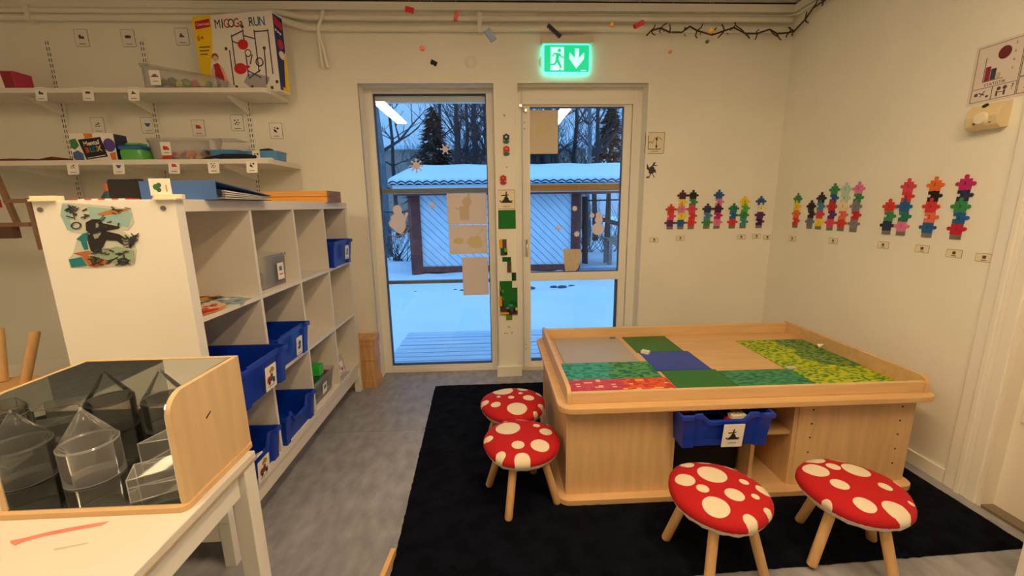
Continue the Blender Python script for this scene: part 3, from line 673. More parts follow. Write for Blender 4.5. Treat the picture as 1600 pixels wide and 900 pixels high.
# ------------------------------------------------------------------ storage trays
def tray(name, label, cx, y, z, rz, H=.15, W=.312, L=.40, dip=0, group='blue storage trays'):
    """front at local x=0 looking along +x, rotated by rz about the front centre"""
    t = thing(name, label, 'tray', (0, 0, 0), group)
    a, b_ = -.012, 0
    P = [(b_, -.5, 0), (b_, -.37, 0), (a, -.35, 0), (a, -.27, 0), (a, -.19, 1), (a, .19, 1), (a, .27, 0), (a, .35, 0), (b_, .37, 0), (b_, .5, 0), (-L, .5, 0), (-L, -.5, 0)]
    def ring(s, z, drop): return [((px+L/2)*s-L/2, py*W*s, z-d*dip*drop) for px, py, d in P]
    R = [ring(.90, 0, 0), ring(.905, .03, 0), ring(.95, H-.022, 1), ring(.99, H-.02, 1), ring(.993, H-.004, 1), ring(.985, H, 1), ring(.945, H, 1), ring(.93, H-.012, 1), ring(.885, .008, 0)]
    MB().rings(R).build('tray_body', TRAY, t)
    t.location = (cx, y, z); t.rotation_euler.z = rz
    return t
def picture_card(parent, F, w, h, blobs, caption=None, base=PAPER, bars=True):
    """laminated card: sheet, printed picture, caption; F is the middle of the card"""
    c = flat('label_card', [rrect(w, h, .004, 2)], base, parent, F, 0, .0012)
    return c
def pic(parent, F, polys, m, name='picture', h=.0012): return flat(name, polys, m, parent, F, h, h+.0004)
def car(sc, dy=0): return [[(x*sc, y*sc+dy) for x, y in q] for q in ([(-1, -.35), (1, -.35), (1, 0), (.6, .05), (.35, .45), (-.4, .45), (-.6, .05), (-1, 0)],)]
def tray_card(t, y, z, tilt=.06, x=.002, kind='car', w=.075, h=.095):
    F = ((x, y, z), (0, 1, 0), (math.sin(tilt), 0, math.cos(tilt)))
    c = flat('label_card', [rrect(w, h, .003, 2)], PAPER, t, F, 0, .0015)
    if kind == 'car':
        pic(c, F, [disc(.010, .012, .026), disc(.008, -.004, .024), disc(.006, .004, .033)], flatc(170, 130, 30), h=.0015)
        pic(c, F, car(.026, -.008), flatc(20, 96, 60), h=.0015); pic(c, F, [disc(.013, -.016, -.006), disc(.009, .002, .006)], flatc(150, 30, 50), h=.0022)
        pic(c, F, [disc(.007, -.015, -.02), disc(.007, .016, -.02)], BLACK, h=.0027)
        pic(c, F, [rect(.045, .003, 0, -.034)], GREYI, h=.0015)
    elif kind == 'pile':
        pic(c, F, PILE(.9), BLACK, h=.0015); text('lettering', 'LEGO', .013, GREYI, c, shift(F, 0, -.034), .0015)
    else:
        pic(c, F, [disc(.012, .002, .012), disc(.009, -.006, -.008), rect(.008, .03, .006, .0)], flatc(40, 80, 110), h=.0015); pic(c, F, [rect(.03, .003, 0, -.034)], GREYI, h=.0015)
    return c
def PILE(s):
    R = random.Random(3)
    return [[(s*p[0], s*p[1]) for p in q] for q in ([(-.028, -.02), (.03, -.02), (.012, -.004), (-.012, -.002)], [(-.012, -.004), (.012, -.004), (.007, .010), (-.006, .012)], rect(.006, .02, .0, .018), bar(-.024, .014, .012, .018, .005), rect(.008, .006, .026, -.012), rect(.008, .006, -.028, -.012), rect(.006, .006, .002, .030))]
# the tray in the play table
tt = tray('storage_tray', 'blue storage tray of building bricks in the play table, brick-pile card on its front', .918, 1.455, .2945, -PI/2, .150, .385, .44, .030)
tray_card(tt, .02, .062, .10, .0, 'pile', .085, .105)
cols = [(200, 24, 30), (30, 30, 34), (20, 80, 40), (120, 90, 40), (200, 150, 30), (60, 60, 66), (20, 60, 140), (90, 50, 30)]
R9 = random.Random(5)
nm = ['black', 'brown', 'green', 'yellow', 'grey', 'red', 'blue']
cnm = ['red', 'black', 'dark green', 'brown', 'yellow', 'dark grey', 'blue', 'reddish brown']
for k in range(24):
    i, j = k % 6, k // 6
    brick(.795+.056*i, 1.585+.075*j+.01*(i % 2), .385+.008*R9.random(), cols[(k*3+j) % 8], cnm[(k*3+j) % 8]+' brick in the play table tray, '+['front', 'second', 'third', 'back'][j]+' row, '+['left end', 'second from left', 'third from left', 'third from right', 'second from right', 'right end'][i], 2, 4, .014, R9.uniform(0, PI), .013, 'bricks in the play table tray', d=(R9.uniform(-.5, .5), R9.uniform(-.5, .5), R9.uniform(0, 3)))
brick(.985, 1.512, .402, (236, 226, 205), 'white block on top of the bricks in the play table tray', 4, 2, .016, .1, .016)
brick(.965, 1.512, .387, (190, 20, 30), 'red block under the white one in the play table tray', 4, 2, .014, .1, .014)

tag(MB().box(.765, 1.105, 1.66, 2.2, .0425, .235, bev=.02).build('dark_filler', flatc(12, 12, 14, .9)), 'added black bag in the lower compartment of the play table', 'filler')  # black block added so the open compartment reads dark
# ------------------------------------------------------------------ mushroom stools
FELT = mat('white_cotton', srgb(232, 222, 206), .9, bump=.4, bscale=90)
SPOT = {1: [(-.056, .06, .055), (-.066, .14, .012), (.073, .075, .016), (.108, .022, .028), (.071, -.079, .039), (-.019, -.074, .027), (-.142, -.007, .021), (-.092, -.126, .021), (-.007, -.156, .032), (.013, .169, .034), (-.122, .12, .015), (.131, .102, .013)],
2: [(-.05, .102, .055), (.058, .12, .029), (.146, .061, .024), (-.144, -.016, .022), (-.088, -.053, .025), (-.009, .012, .016), (-.073, .027, .011), (.042, .058, .012), (.08, .004, .029), (.015, -.098, .05), (.139, -.065, .019), (.105, -.128, .014)],
3: [(.008, .062, .05), (-.05, .138, .027), (.028, .167, .033), (.113, .121, .027), (-.101, .042, .034), (-.064, -.011, .021), (.027, -.048, .031), (.099, .016, .016), (.151, .061, .012), (-.061, -.093, .042), (.094, -.057, .013), (.147, -.021, .026), (.102, -.116, .016), (.019, -.151, .022)],
4: [(-.031, .157, .043), (.067, .154, .033), (.156, .12, .027), (-.08, .075, .041), (-.003, .088, .023), (.063, .064, .043), (-.062, -.01, .028), (.084, -.03, .02), (-.057, -.104, .031), (.024, -.131, .037), (.164, -.004, .018), (-.163, -.07, .023), (.107, -.1, .01)]}
def stool(n, x, y, rot, label, seed, r=.166, up=False):
    R = random.Random(seed); ph = [R.uniform(0, 6.28) for _ in range(4)]
    t = thing('mushroom_stool', label, 'stool', (0, 0, 0), 'mushroom stools')
    w = lambda j, a: .02*math.sin(3*a+ph[0])+.012*math.sin(5*a+ph[1])+(.02*math.sin(19*a+ph[2]) if j < 2 else 0)
    MB().lathe([(0, .215), (.145, .215), (.148, .22), (.148, .232), (0, .232)], n=32).build('seat', LEGW, t, smooth=True)
    MB().lathe([(.128, .2145), (.150, .219), (r*.97, .234), (r*.985, .242)], n=64, wob=lambda j, a: w(j, a)).build('gathered_hem', FELT, t, smooth=True)
    MB().lathe([(r*.95, .232), (r*1.0, .245), (r*.995, .258), (r*.95, .272), (r*.80, .282), (r*.5, .288), (0, .290)], n=48, wob=lambda j, a: .02*math.sin(3*a+ph[0])+.012*math.sin(5*a+ph[1])).build('cushion_cover', spots('spotted_cotton_%d' % n, SPOT[min(n, 4)]), t, smooth=True)
    for k in range(4):
        a = rot+PI/4+k*PI/2; c, s_ = math.cos(a), math.sin(a)
        MB().tube([(.095*c, .095*s_, .216), (.160*c, .160*s_, .004), (.1605*c, .1605*s_, 0)], [.0165, .0165, .0145], 14).build('leg', LEGW, t, smooth=True)
    t.location = (x, y, RZ); return t
stool(1, .10, 1.605, math.radians(21), 'red mushroom stool left of the play table, nearer of the two there', 1)
stool(2, .08, 1.945, math.radians(10), 'red mushroom stool left of the play table, further back and partly covered', 2)
stool(3, .765, 1.235, math.radians(12), 'red mushroom stool in front of the blue tray, many large cream spots', 3)
stool(4, 1.245, 1.225, math.radians(-28), 'red mushroom stool standing furthest right, by the right end of the play table', 4)

# ================================================================== OPEN SHELF UNIT
XF, XB, UY0, UY1, UT = -.955, -1.365, 1.305, 2.78, 1.303
un = thing('shelf_unit', 'white open cube shelf unit, four columns by three rows, on short legs', 'shelf unit', (-1.16, 2.04, 0))
cw = (UY1-UY0-.076-.048)/4; cy = [UY0+.038+i*(cw+.016) for i in range(4)]
RZS = [UT-.378+0, UT-.731, UT-1.084]   # floors of the three rows
MB().box(XB, XF, UY0+.038, UY1, UT-.038, UT).build('top_panel', SHELFW, un, bevel=.002)
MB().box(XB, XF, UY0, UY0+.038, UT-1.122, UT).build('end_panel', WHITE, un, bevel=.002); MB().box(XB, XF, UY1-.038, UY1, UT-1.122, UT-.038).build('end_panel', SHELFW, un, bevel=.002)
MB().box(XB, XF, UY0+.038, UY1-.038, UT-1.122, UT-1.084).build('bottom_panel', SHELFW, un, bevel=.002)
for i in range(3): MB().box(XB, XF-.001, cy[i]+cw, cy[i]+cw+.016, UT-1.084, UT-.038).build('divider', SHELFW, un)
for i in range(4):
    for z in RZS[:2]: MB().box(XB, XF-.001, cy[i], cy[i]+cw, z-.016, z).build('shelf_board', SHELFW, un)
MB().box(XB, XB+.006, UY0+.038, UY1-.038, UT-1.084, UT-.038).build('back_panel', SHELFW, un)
for y0, y1 in ((UY0+.002, UY0+.042), (UY1-.042, UY1-.002)):
    for x0 in (XB, XF-.042): MB().box(x0, x0+.04, y0, y1, 0, UT-1.122).build('leg', WHITE, un, bevel=.002)
MB().box(XF-.03, XF-.008, UY0+.042, UY1-.042, .115, UT-1.122).build('rail', SHELFW, un); MB().box(XB+.008, XB+.03, UY0+.042, UY1-.042, .115, UT-1.122).build('rail', SHELFW, un)
MB().box(XB+.04, XF-.042, UY0+.005, UY0+.027, .105, UT-1.122).build('rail', WHITE, un)
for x in (XB+.022, XF-.035):
    c = MB(); c.tube([(x, UY0+.001, UT-.026), (x, UY0-.004, UT-.026)], .007, 12); c.build('screw', SCREWD, un)
def cap(x, label):
    t = MB().prism(rrect(.085, .03, .012), UT, UT+.014, FLAT(x, UY0+.012, 0)); t.prism(rrect(.07, .020, .008), UT-.002, UT+.004, FLAT(x, UY0-.004, 0))
    tag(t.build('corner_cap', IVORY, bevel=.003), label, 'cap')
cap(XB+.035, 'ivory plastic cap on the left top corner of the shelf unit'); cap(XF-.022, 'ivory plastic cap on the right top corner of the shelf unit, before the binder')
# cut-out collage on the end panel
col = thing('picture_collage', 'cut-out sports collage glued to the end of the shelf unit', 'picture', (-1.18, UY0, 1.1))
FE = ((-1.203, UY0-.0008, 1.2), (1, 0, 0), (0, 0, 1))
kx, kz = .000462, .000468
def E(L): return [((x-675-(z-265)*.27+0)*kx, (265-z)*kz) for x, z in L]
P_ = lambda n, L, m, h: flat(n, [E(q) for q in L], m, col, FE, h, h+.0004)
P_('backing', [[(460, 60), (560, 65), (760, 85), (890, 110), (915, 190), (880, 240), (830, 230), (905, 280), (945, 370), (940, 465), (830, 470), (680, 480), (530, 475), (515, 420), (545, 380), (560, 300), (600, 260), (520, 245), (450, 140)]], flatc(196, 200, 190), 0)
P_('sky_print', [[(460, 70), (520, 70), (515, 180), (540, 240), (500, 230), (455, 140)], [(620, 85), (860, 110), (900, 130), (880, 220), (720, 180), (640, 160)]], flatc(150, 186, 186), .0005)
P_('teal_print', [[(560, 290), (600, 255), (635, 245), (640, 300), (600, 310)], [(520, 420), (600, 405), (640, 465), (540, 472)], [(590, 310), (625, 300), (640, 355), (615, 360)]], flatc(20, 120, 130), .0010)
P_('boat_print', [[(680, 130), (760, 108), (860, 100), (880, 108), (800, 135), (700, 142)]], flatc(190, 120, 50), .0010)
P_('board_print', [[(545, 380), (640, 365), (760, 430), (775, 455), (690, 475), (650, 468), (600, 400)], [(690, 450), (800, 425), (805, 445), (700, 475)]], flatc(176, 104, 56), .0010)
P_('grass_print', [[(640, 395), (820, 340), (930, 370), (940, 450), (830, 465), (760, 425), (680, 420)]], flatc(150, 170, 150), .0014)
P_('jumper_print', [[(615, 185), (650, 165), (700, 165), (720, 190), (830, 215), (825, 225), (740, 240), (690, 245), (650, 260), (620, 235)], [(630, 262), (740, 240), (830, 262), (900, 305), (915, 345), (880, 350), (820, 305), (750, 300), (735, 340), (700, 385), (660, 370), (640, 320)]], flatc(26, 24, 30), .0018)
P_('detail_print', [[(680, 190), (700, 185), (698, 215), (682, 220)], [(665, 262), (720, 250), (700, 285), (680, 290)], disc(1, 0, 0, 3) and [(850, 290), (905, 300), (900, 345), (860, 345)]], flatc(150, 146, 140), .0024)
R4 = random.Random(9); sq = []
for k in range(46):
    cxx, czz = R4.choice([(R4.uniform(500, 620), R4.uniform(75, 150)), (R4.uniform(660, 930), R4.uniform(360, 460)), (R4.uniform(700, 890), R4.uniform(90, 215)), (R4.uniform(890, 930), R4.uniform(275, 330))]); a = R4.uniform(0, 3.1); l = R4.uniform(14, 34)
    sq.append([tuple(q) for q in bar(cxx-l*math.cos(a), czz-l*math.sin(a), cxx+l*math.cos(a), czz+l*math.sin(a), R4.uniform(4, 8))])
for k in range(34):
    cxx, czz, a, l = 680+R4.random()*250, 350+R4.random()*108, R4.uniform(-.5, .5), R4.uniform(10, 26); sq.append([tuple(q) for q in bar(cxx-l*math.cos(a), czz-l*math.sin(a), cxx+l*math.cos(a), czz+l*math.sin(a), R4.uniform(3, 7))])
tag(P_('line_print', sq, flatc(50, 52, 56), .0022), kind='stuff')
wheel = [[(555+42*math.cos(a)*f, 205+28*math.sin(a)*f) for a in [k*PI/10 for k in range(21)] for f in (1,)]]
for cxx, czz, rx, rz_ in ((558, 203, 34, 24), (870, 440, 36, 26), (878, 310, 26, 26)):
    ring = [[(cxx+rx*math.cos(k*PI/6), czz+rz_*math.sin(k*PI/6)), (cxx+rx*math.cos((k+1)*PI/6), czz+rz_*math.sin((k+1)*PI/6)), (cxx+rx*.72*math.cos((k+1)*PI/6), czz+rz_*.72*math.sin((k+1)*PI/6)), (cxx+rx*.72*math.cos(k*PI/6), czz+rz_*.72*math.sin(k*PI/6))] for k in range(12)]
    P_('wheel_print', ring, flatc(44, 46, 52), .0026)
# trays in the unit
tc_ = [cy[i]+cw/2 for i in range(4)]
t1 = tray('storage_tray', 'large blue tray pulled out of the nearest middle compartment, car card on front', -.862, tc_[0], RZS[1], 0, .15, .312, .40)
tray_card(t1, .0, .07, .07, .0)
t2 = tray('storage_tray', 'blue tray in the second middle compartment, small card on front', -.925, tc_[1], RZS[1], 0, .15, .312, .40); tray_card(t2, .02, .068, .07, .0, 'x', .055, .085)
t3 = tray('storage_tray', 'blue tray with dipped front in the nearest bottom compartment, car card on front', -.932, tc_[0], RZS[2], 0, .14, .312, .40, .045); tray_card(t3, -.01, .045, .07, .0, 'car', .08, .088)
t4 = tray('storage_tray', 'blue tray with dipped front in the second bottom compartment, without any card', -.932, tc_[1], RZS[2], 0, .14, .312, .40, .045)
t5 = tray('storage_tray', 'blue tray in the furthest top compartment, small card on front', -.918, tc_[3], RZS[0], 0, .15, .312, .40); tray_card(t5, .03, .075, .07, .0, 'x', .06, .085)
R6 = random.Random(11)
for k in range(6):
    brick(-1.00+.06*(k//3), tc_[0]-.09+.08*(k % 3), RZS[1]+.03, [(150, 90, 150), (180, 60, 60), (90, 90, 160)][k % 3], ['mauve', 'red', 'violet'][k % 3]+' loose brick inside the pulled-out blue tray, '+('back' if k < 3 else 'front')+' row', 2, 4, .014, 0, .013, 'bricks in the pulled-out tray', d=(R6.uniform(-.4, .4), R6.uniform(-.4, .4), R6.uniform(0, 3)))
tag(MB().prism(rect(.10, .14), 0, .006, ((-.995, tc_[0]-.05, RZS[2]+.07), (1, 0, .5), (0, 1, 0))).build('paper_sheet', PAPER), 'white sheet inside the nearest bottom blue tray', 'paper')
# clear boxes
def clearbox(name, label, x0, x1, y0, y1, z0, h, m, taper=.93, lid=None, cat='box', group=None, slope=0):
    t = thing(name, label, cat, ((x0+x1)/2, (y0+y1)/2, z0), group); cx, cy_ = (x0+x1)/2, (y0+y1)/2; w_, d_ = (x1-x0)/2, (y1-y0)/2
    def ring(s, z, e=0): return [(cx+px*(w_*s+e)/1, cy_+py*(d_*s+e)/1, z0+z*(1-slope*(px+1)/2)) for px, py in [(p[0]/.5, p[1]/.5) for p in rrect(1, 1, .09, 3)]]
    MB().rings([ring(taper, 0), ring(taper, .004), ring(.97, h-.012), ring(1, h-.012), ring(1, h), ring(.955, h), ring(taper-.015, .005)]).build('box_body', m, t, smooth=True)
    if lid: MB().rings([ring(1.01, h+.0005), ring(1.02, h+.004), ring(1.0, h+.012), ring(.9, h+.013)]).build('lid', lid, t, smooth=True)
    return t
cb1 = clearbox('clear_box', 'clear plastic box with a few toys in the second top compartment', -1.28, -.985, cy[1]+.035, cy[1]+cw-.03, RZS[0], .145, PLASTB)
F = ((-.984, tc_[1]+.052, RZS[0]+.065), (0, 1, 0), (0, 0, 1)); c = flat('label_card', [rrect(.055, .075, .003, 2)], PAPER, cb1, F, 0, .0012); pic(c, F, [rect(.026, .02, 0, .012)], flatc(90, 110, 150)); pic(c, F, [rect(.03, .006, 0, -.014)], flatc(190, 90, 80))
tag(MB().box(-1.06, -1.003, tc_[1]-.09, tc_[1]-.04, RZS[0]+.006, RZS[0]+.07, bev=.004).build('toy_block', flatc(76, 52, 66)), 'dark purple toy block in the clear box of the top row', 'toy')
tag(MB().box(-1.05, -1.001, tc_[1]-.038, tc_[1]+.012, RZS[0]+.006, RZS[0]+.065, bev=.004).build('toy_block', flatc(120, 130, 190)), 'lavender toy block in the clear box of the top row', 'toy')
tag(MB().box(-1.06, -1.005, tc_[1]+.085, tc_[1]+.12, RZS[0]+.006, RZS[0]+.05, bev=.004).build('toy_block', flatc(190, 80, 40)), 'orange toy block in the clear box of the top row', 'toy')
cb2 = clearbox('clear_box', 'clear plastic box of coloured blocks in the third bottom compartment', -1.24, -.965, cy[2]+.02, cy[2]+cw-.02, RZS[2], .13, PLASTB, .86)
F = ((-.9655-.012, tc_[2], RZS[2]+.055), (0, 1, 0), (.09, 0, 1)); c = flat('label_card', [rrect(.055, .06, .003, 2)], PAPER, cb2, F, .002, .0032); pic(c, F, [rect(.03, .02, 0, .006)], GREYI, h=.0032)
for k, (dx, dy, dz, sx, sy, sz, cc, nme) in enumerate([(-.05, .02, .135, .055, .06, .06, (50, 190, 60), 'bright green'), (-.05, .02, .075, .055, .06, .058, (30, 110, 60), 'dark green'), (-.055, .02, .02, .05, .06, .05, (30, 50, 110), 'navy'), (-.06, .10, .07, .06, .08, .045, (110, 30, 40), 'dark red'), (-.06, .10, .015, .06, .08, .05, (70, 60, 90), 'grey purple'), (-.19, 0, .02, .06, .14, .09, (60, 40, 50), 'brown')]):
    tag(MB().box(-.97+dx-sx/2, -.97+dx+sx/2, tc_[2]+dy-sy/2, tc_[2]+dy+sy/2, RZS[2]+dz-.008, RZS[2]+dz+sz-.01, bev=.003).build('toy_block', flatc(*cc)), nme+' toy block in the clear box of the bottom row', 'toy')
ch_ = thing('card_holder', 'clear plastic sign holder with a printed card in the furthest bottom compartment', 'holder', (-.99, tc_[3]-.07, RZS[2]))
MB().prism([(-.075, 0), (.075, 0), (.075, .004), (-.075, .004)], 0, .06, ((-1.02, tc_[3]-.07, RZS[2]), (0, 1, 0), (0, 0, 1))).build('foot', PLASTB, ch_)
MB().prism([(-.075, .004), (.075, .004), (.075, .125), (-.075, .125)], 0, .004, ((-.99, tc_[3]-.07, RZS[2]), (0, 1, 0), (-.15, 0, 1))).build('holder_pane', PLASTB, ch_)
FH = ((-.991, tc_[3]-.07, RZS[2]+.05), (0, 1, 0), (-.15, 0, 1)); c = flat('printed_card', [rect(.11, .08)], PAPER, ch_, FH, -.002, -.001); pic(c, FH, [rect(.05, .03, -.02, .01), rect(.03, .02, .03, -.01)], flatc(150, 80, 90), h=-.001); pic(c, FH, [rect(.08, .006, 0, -.03)], GREYI, h=-.001)
# printed sheet puzzles in the nearest top compartment: flat cut-outs lying in a fan
def cutout(label, x, y, rz, polys, w, l, z):
    t = thing('paper_cutout', label, 'cut-out', (x, y, z), 'paper cut-outs in the top compartment'); c, s_ = math.cos(rz), math.sin(rz); F = ((x, y, z), (c, s_, 0), (-s_, c, 0))
    for i, (pp, m) in enumerate(polys): flat('backing' if i == 0 else 'print', pp, m, t, F, .0005+i*.0008, .0011+i*.0008)
def blob(cx, cy_, rx, ry, seed, n=14):
    R = random.Random(seed); return [(cx+rx*(.8+.35*R.random())*math.cos(2*PI*k/n), cy_+ry*(.8+.35*R.random())*math.sin(2*PI*k/n)) for k in range(n)]
zt = RZS[0]
def marks(n, sx, sy, seed, r=.012): 
    R = random.Random(seed); return [blob(R.uniform(-sx, sx), R.uniform(-sy, sy), r*R.uniform(.6, 1.5), r*R.uniform(.5, 1), seed*31+k, 8) for k in range(n)]
cutout('yellow and black patterned paper cut-out at the back of the pile', -1.165, 1.625, .2, [([blob(0, 0, .09, .07, 1)], flatc(190, 140, 40)), (marks(9, .06, .05, 2, .016), flatc(50, 24, 14)), (marks(3, .05, .04, 12), flatc(230, 170, 30))], 0, 0, zt)
cutout('pale blue and white paper cut-out reaching furthest along the compartment', -1.03, 1.59, .9, [([blob(0, 0, .07, .10, 3)], flatc(150, 170, 184)), (marks(6, .04, .07, 4), flatc(70, 92, 116)), (marks(3, .03, .05, 5), flatc(228, 226, 220))], 0, 0, zt)
cutout('black and white paper cut-out in the middle of the pile', -1.09, 1.53, .3, [([blob(0, 0, .06, .05, 6)], flatc(210, 208, 204)), (marks(5, .04, .03, 7, .014), flatc(24, 24, 32))], 0, 0, zt+.003)
cutout('pink and red paper cut-out in the middle of the pile', -1.03, 1.485, .1, [([blob(0, 0, .06, .06, 8)], flatc(236, 190, 160)), (marks(6, .04, .04, 9), flatc(170, 20, 30))], 0, 0, zt+.004)
cutout('red and yellow paper cut-out at the front edge of the compartment', -1.0, 1.42, -.1, [([blob(0, 0, .045, .075, 10)], flatc(232, 170, 30)), ([blob(.012, -.01, .025, .05, 11)], flatc(206, 20, 16)), (marks(4, .03, .05, 13, .010), flatc(120, 20, 20))], 0, 0, zt+.003)

# ------------------------------------------------------------------ on top of the unit
bi = thing('ring_binder', 'blue ring binder lying open-edged on top of the shelf unit', 'binder', (-1.07, 1.62, UT))
BB = flatc(64, 104, 170, .5)
MB().box(-1.155, -.915, 1.437, 1.443, UT, UT+.062).build('spine', BB, bi)
MB().prism([(1.443, 0), (1.78, 0), (1.78, .003), (1.443, .003)], -1.155, -.915, ((0, 0, UT), (0, 1, 0), (0, 0, 1))).build('lower_cover', flatc(40, 44, 52), bi)
MB().prism([(1.443, .058), (1.78, .018), (1.78, .021), (1.443, .061)], -1.155, -.915, ((0, 0, UT), (0, 1, 0), (0, 0, 1))).build('upper_cover', BB, bi)
for k in range(4): MB().prism([(1.50, .004+k*.008), (1.77, .004+k*.0032), (1.77, .006+k*.0032), (1.50, .009+k*.008)], -1.145, -.925, ((0, 0, UT), (0, 1, 0), (0, 0, 1))).build('pages', flatc(206, 202, 196), bi)
b2 = MB(); b2.tube([(-.9155, 1.455, UT+.022), (-.9135, 1.455, UT+.022)], .013, 14); b2.build('finger_hole', BLACK, bi)
cd = thing('standing_card', 'small white card with green plant picture standing by the right corner cap', 'card', (-.985, 1.41, UT+.014))
FC = ((-.998, 1.318, UT+.036), (1, 0, 0), (0, 0, 1)); flat('card', [rect(.062, .05)], PAPER, cd, FC, 0, .0015); pic(cd, FC, [disc(.009, -.012, 0), disc(.007, -.003, .006), disc(.007, -.005, -.008)], flatc(60, 110, 70), h=.0015); pic(cd, FC, [rect(.004, .02, .018, -.004)], flatc(190, 160, 110), h=.0015)
for z0, lab in ((0, 'lower'), (.033, 'upper')):
    t = thing('plank', lab+' orange pine plank laid across the far end of the shelf unit', 'plank', (-1.15, 2.5, UT+z0)); 
    MB().box(-1.37, -.945, 2.445, 2.625, UT+z0, UT+z0+.031, bev=.002).build('board', PINEO, t); MB().box(-.945, -.932, 2.445, 2.625, UT+z0, UT+z0+.031).build('end_grain', GREYW, t)
# behind the binder: black scalloped strip, gnome toy, striped box
sc_ = [(-.053, 0), (.053, 0)]+[(.053-.106*k/16, .066+.004*(1 if k % 2 else -1)) for k in range(17)]
tag(MB().prism(sc_, 0, .02, ((-1.213, 1.47, UT), (1, 0, 0), (0, 0, 1))).build('scalloped_strip', flatc(14, 14, 16)), 'black strip with scalloped edges standing left of the binder', 'strip')
gn = thing('gnome_toy', 'small toy with orange cap and teal body on the shelf unit', 'toy', (-1.34, 1.58, UT))
MB().lathe([(0, 0), (.034, .0), (.036, .015), (.02, .04), (0, .042)], (-1.345, 1.56, UT), 14).build('body', flatc(10, 66, 70), gn, smooth=True); MB().lathe([(0, .036), (.024, .036), (.022, .055), (0, .075)], (-1.345, 1.56, UT), 14).build('cap', flatc(190, 84, 40), gn, smooth=True)
for k in range(4): MB().box(-1.33+k*.045, -1.305+k*.045, 1.36, 1.42, UT, UT+.006).build('stripe', flatc(196, 70, 70), None) if False else None
st = thing('striped_ruler', 'flat red and white striped strip lying along the end of the shelf unit', 'strip', (-1.2, 1.36, UT))
for k in range(9): MB().box(-1.29+k*.02, -1.27+k*.02, 1.345, 1.375, UT, UT+.005).build('stripe', flatc(206, 60, 60) if k % 2 == 0 else PAPER, st)

# ------------------------------------------------------------------ pine box between unit and glass
pb = thing('pine_cabinet', 'low pine cabinet with moulded top between shelf unit and glass panel', 'cabinet', (-1.05, 2.87, 0))
MB().box(-1.28, -.862, 2.80, 2.925, 0, .345).build('body', PINE, pb); MB().box(-1.29, -.852, 2.79, 2.93, .345, .372, bev=.006).build('top', PINE, pb)
for z0, z1 in ((0, .055), (.205, .213), (.315, .345)): MB().box(-1.286, -.856, 2.794, 2.927, z0, z1, bev=.002).build('moulding', PINE, pb)
#@@PART3
# ================================================================== WALL SHELVES ON THE LEFT
for x, lab in ((-2.744, 'left'), (-2.176, 'middle'), (-1.58, 'right')):
    t = thing('shelf_rail', lab+' white slotted wall rail carrying the two wall shelves', 'rail', (x, 2.93, 1.0))
    MB().box(x-.016, x+.016, 2.926, YW, 1.0, 2.335, bev=.002).build('channel', TRIMW, t)
    sl = MB()
    for k in range(40):
        for dx in (-.007, .007): sl.box(x+dx-.0022, x+dx+.0022, 2.9252, 2.9265, 1.02+k*.0325, 1.04+k*.0325)
    tag(sl.build('slots', mat('slot_dark', (.06, .05, .04), .8), t), kind='stuff')
def wall_shelf(label, x1, yf, z0, z1):
    t = thing('wall_shelf', label, 'shelf', (-2.4, 2.8, z0))
    MB().prism([(-3.6, yf), (x1-.03, yf), (x1-.01, yf+.012), (x1, yf+.04), (x1, 2.925), (-3.6, 2.925)], z0, z1, FLAT(0, 0, 0)).build('board', SHELFW, t, bevel=.002)
    for x in (-2.744, -2.176, -1.58): MB().prism([(2.925, z0), (yf+.06, z0), (yf+.06, z0-.012), (2.915, z0-.07), (2.925, z0-.07)], x-.006, x+.006, ((0, 0, 0), (0, 1, 0), (0, 0, 1))).build('bracket', TRIMW, t)
    return t
S1B, S1T, S2B, S2T = 1.945, 1.972, 1.528, 1.556
wall_shelf('upper white wall shelf on slotted rails with a marble run box', -1.315, 2.665, S1B, S1T); wall_shelf('lower white wall shelf on slotted rails with games and boxes', -1.285, 2.53, S2B, S2T)
# marble run game box
Ax, Ay, Bx, By = -1.275, 2.745, -1.785, 2.825; Hh = .44
u = Vector((Ax-Bx, Ay-By, 0)); W0 = u.length; u.normalize(); nrm = u.cross(Vector((0, 0, 1)))
gb = thing('game_box', 'white and yellow marble run game box on the upper wall shelf', 'box', (-1.5, 2.82, S1T))
Mb = Matrix((u, -nrm, Vector((0, 0, 1)))).transposed().to_4x4(); Mb.translation = (Bx, By, S1T)
MB(Mb).box(0, W0, 0, .095, .0005, Hh, bev=.002).build('carton', flatc(236, 232, 226), gb)
FG = ((Bx, By, S1T), u, (0, 0, 1)); e = .0004
def G(L): return [(x*W0, z*Hh) for x, z in L]
YB = flatc(246, 206, 10); NB = flatc(24, 40, 120)
flat('yellow_band', [G([(0.005, .01), (.135, .01), (.14, .3), (.20, .55), (.235, .82), (.235, .99), (.005, .99)])], YB, gb, FG, 0, e)
flat('red_badge', [G([(.03, .83), (.22, .855), (.22, .955), (.03, .93)])], flatc(206, 20, 40), gb, FG, e, 2*e)
text('lettering', 'Quercetti', .022, PAPER, gb, shift(FG, .125*W0, .892*Hh), 2*e, .0003, bold=.008)
text('lettering', '6+', .042, flatc(190, 30, 50), gb, shift(FG, .075*W0, .72*Hh), e, .0003, bold=.01)
flat('small_print', [G([(.04, .60-.045*k), (.18-.02*k, .60-.045*k), (.18-.02*k, .615-.045*k), (.04, .615-.045*k)]) for k in range(3)], flatc(90, 80, 60), gb, FG, e, 2*e)
for ch, xx, cc in zip('MIGOGa', (.315, .375, .425, .485, .55, .61), [(30, 28, 40), (30, 28, 40), (200, 30, 50), (30, 40, 60), (200, 30, 50), (30, 28, 40)]): text('title_letter', ch, .070, flatc(*cc), gb, shift(FG, xx*W0, .875*Hh), e, .0004, .78, bold=0 if ch == 'M' else .007)
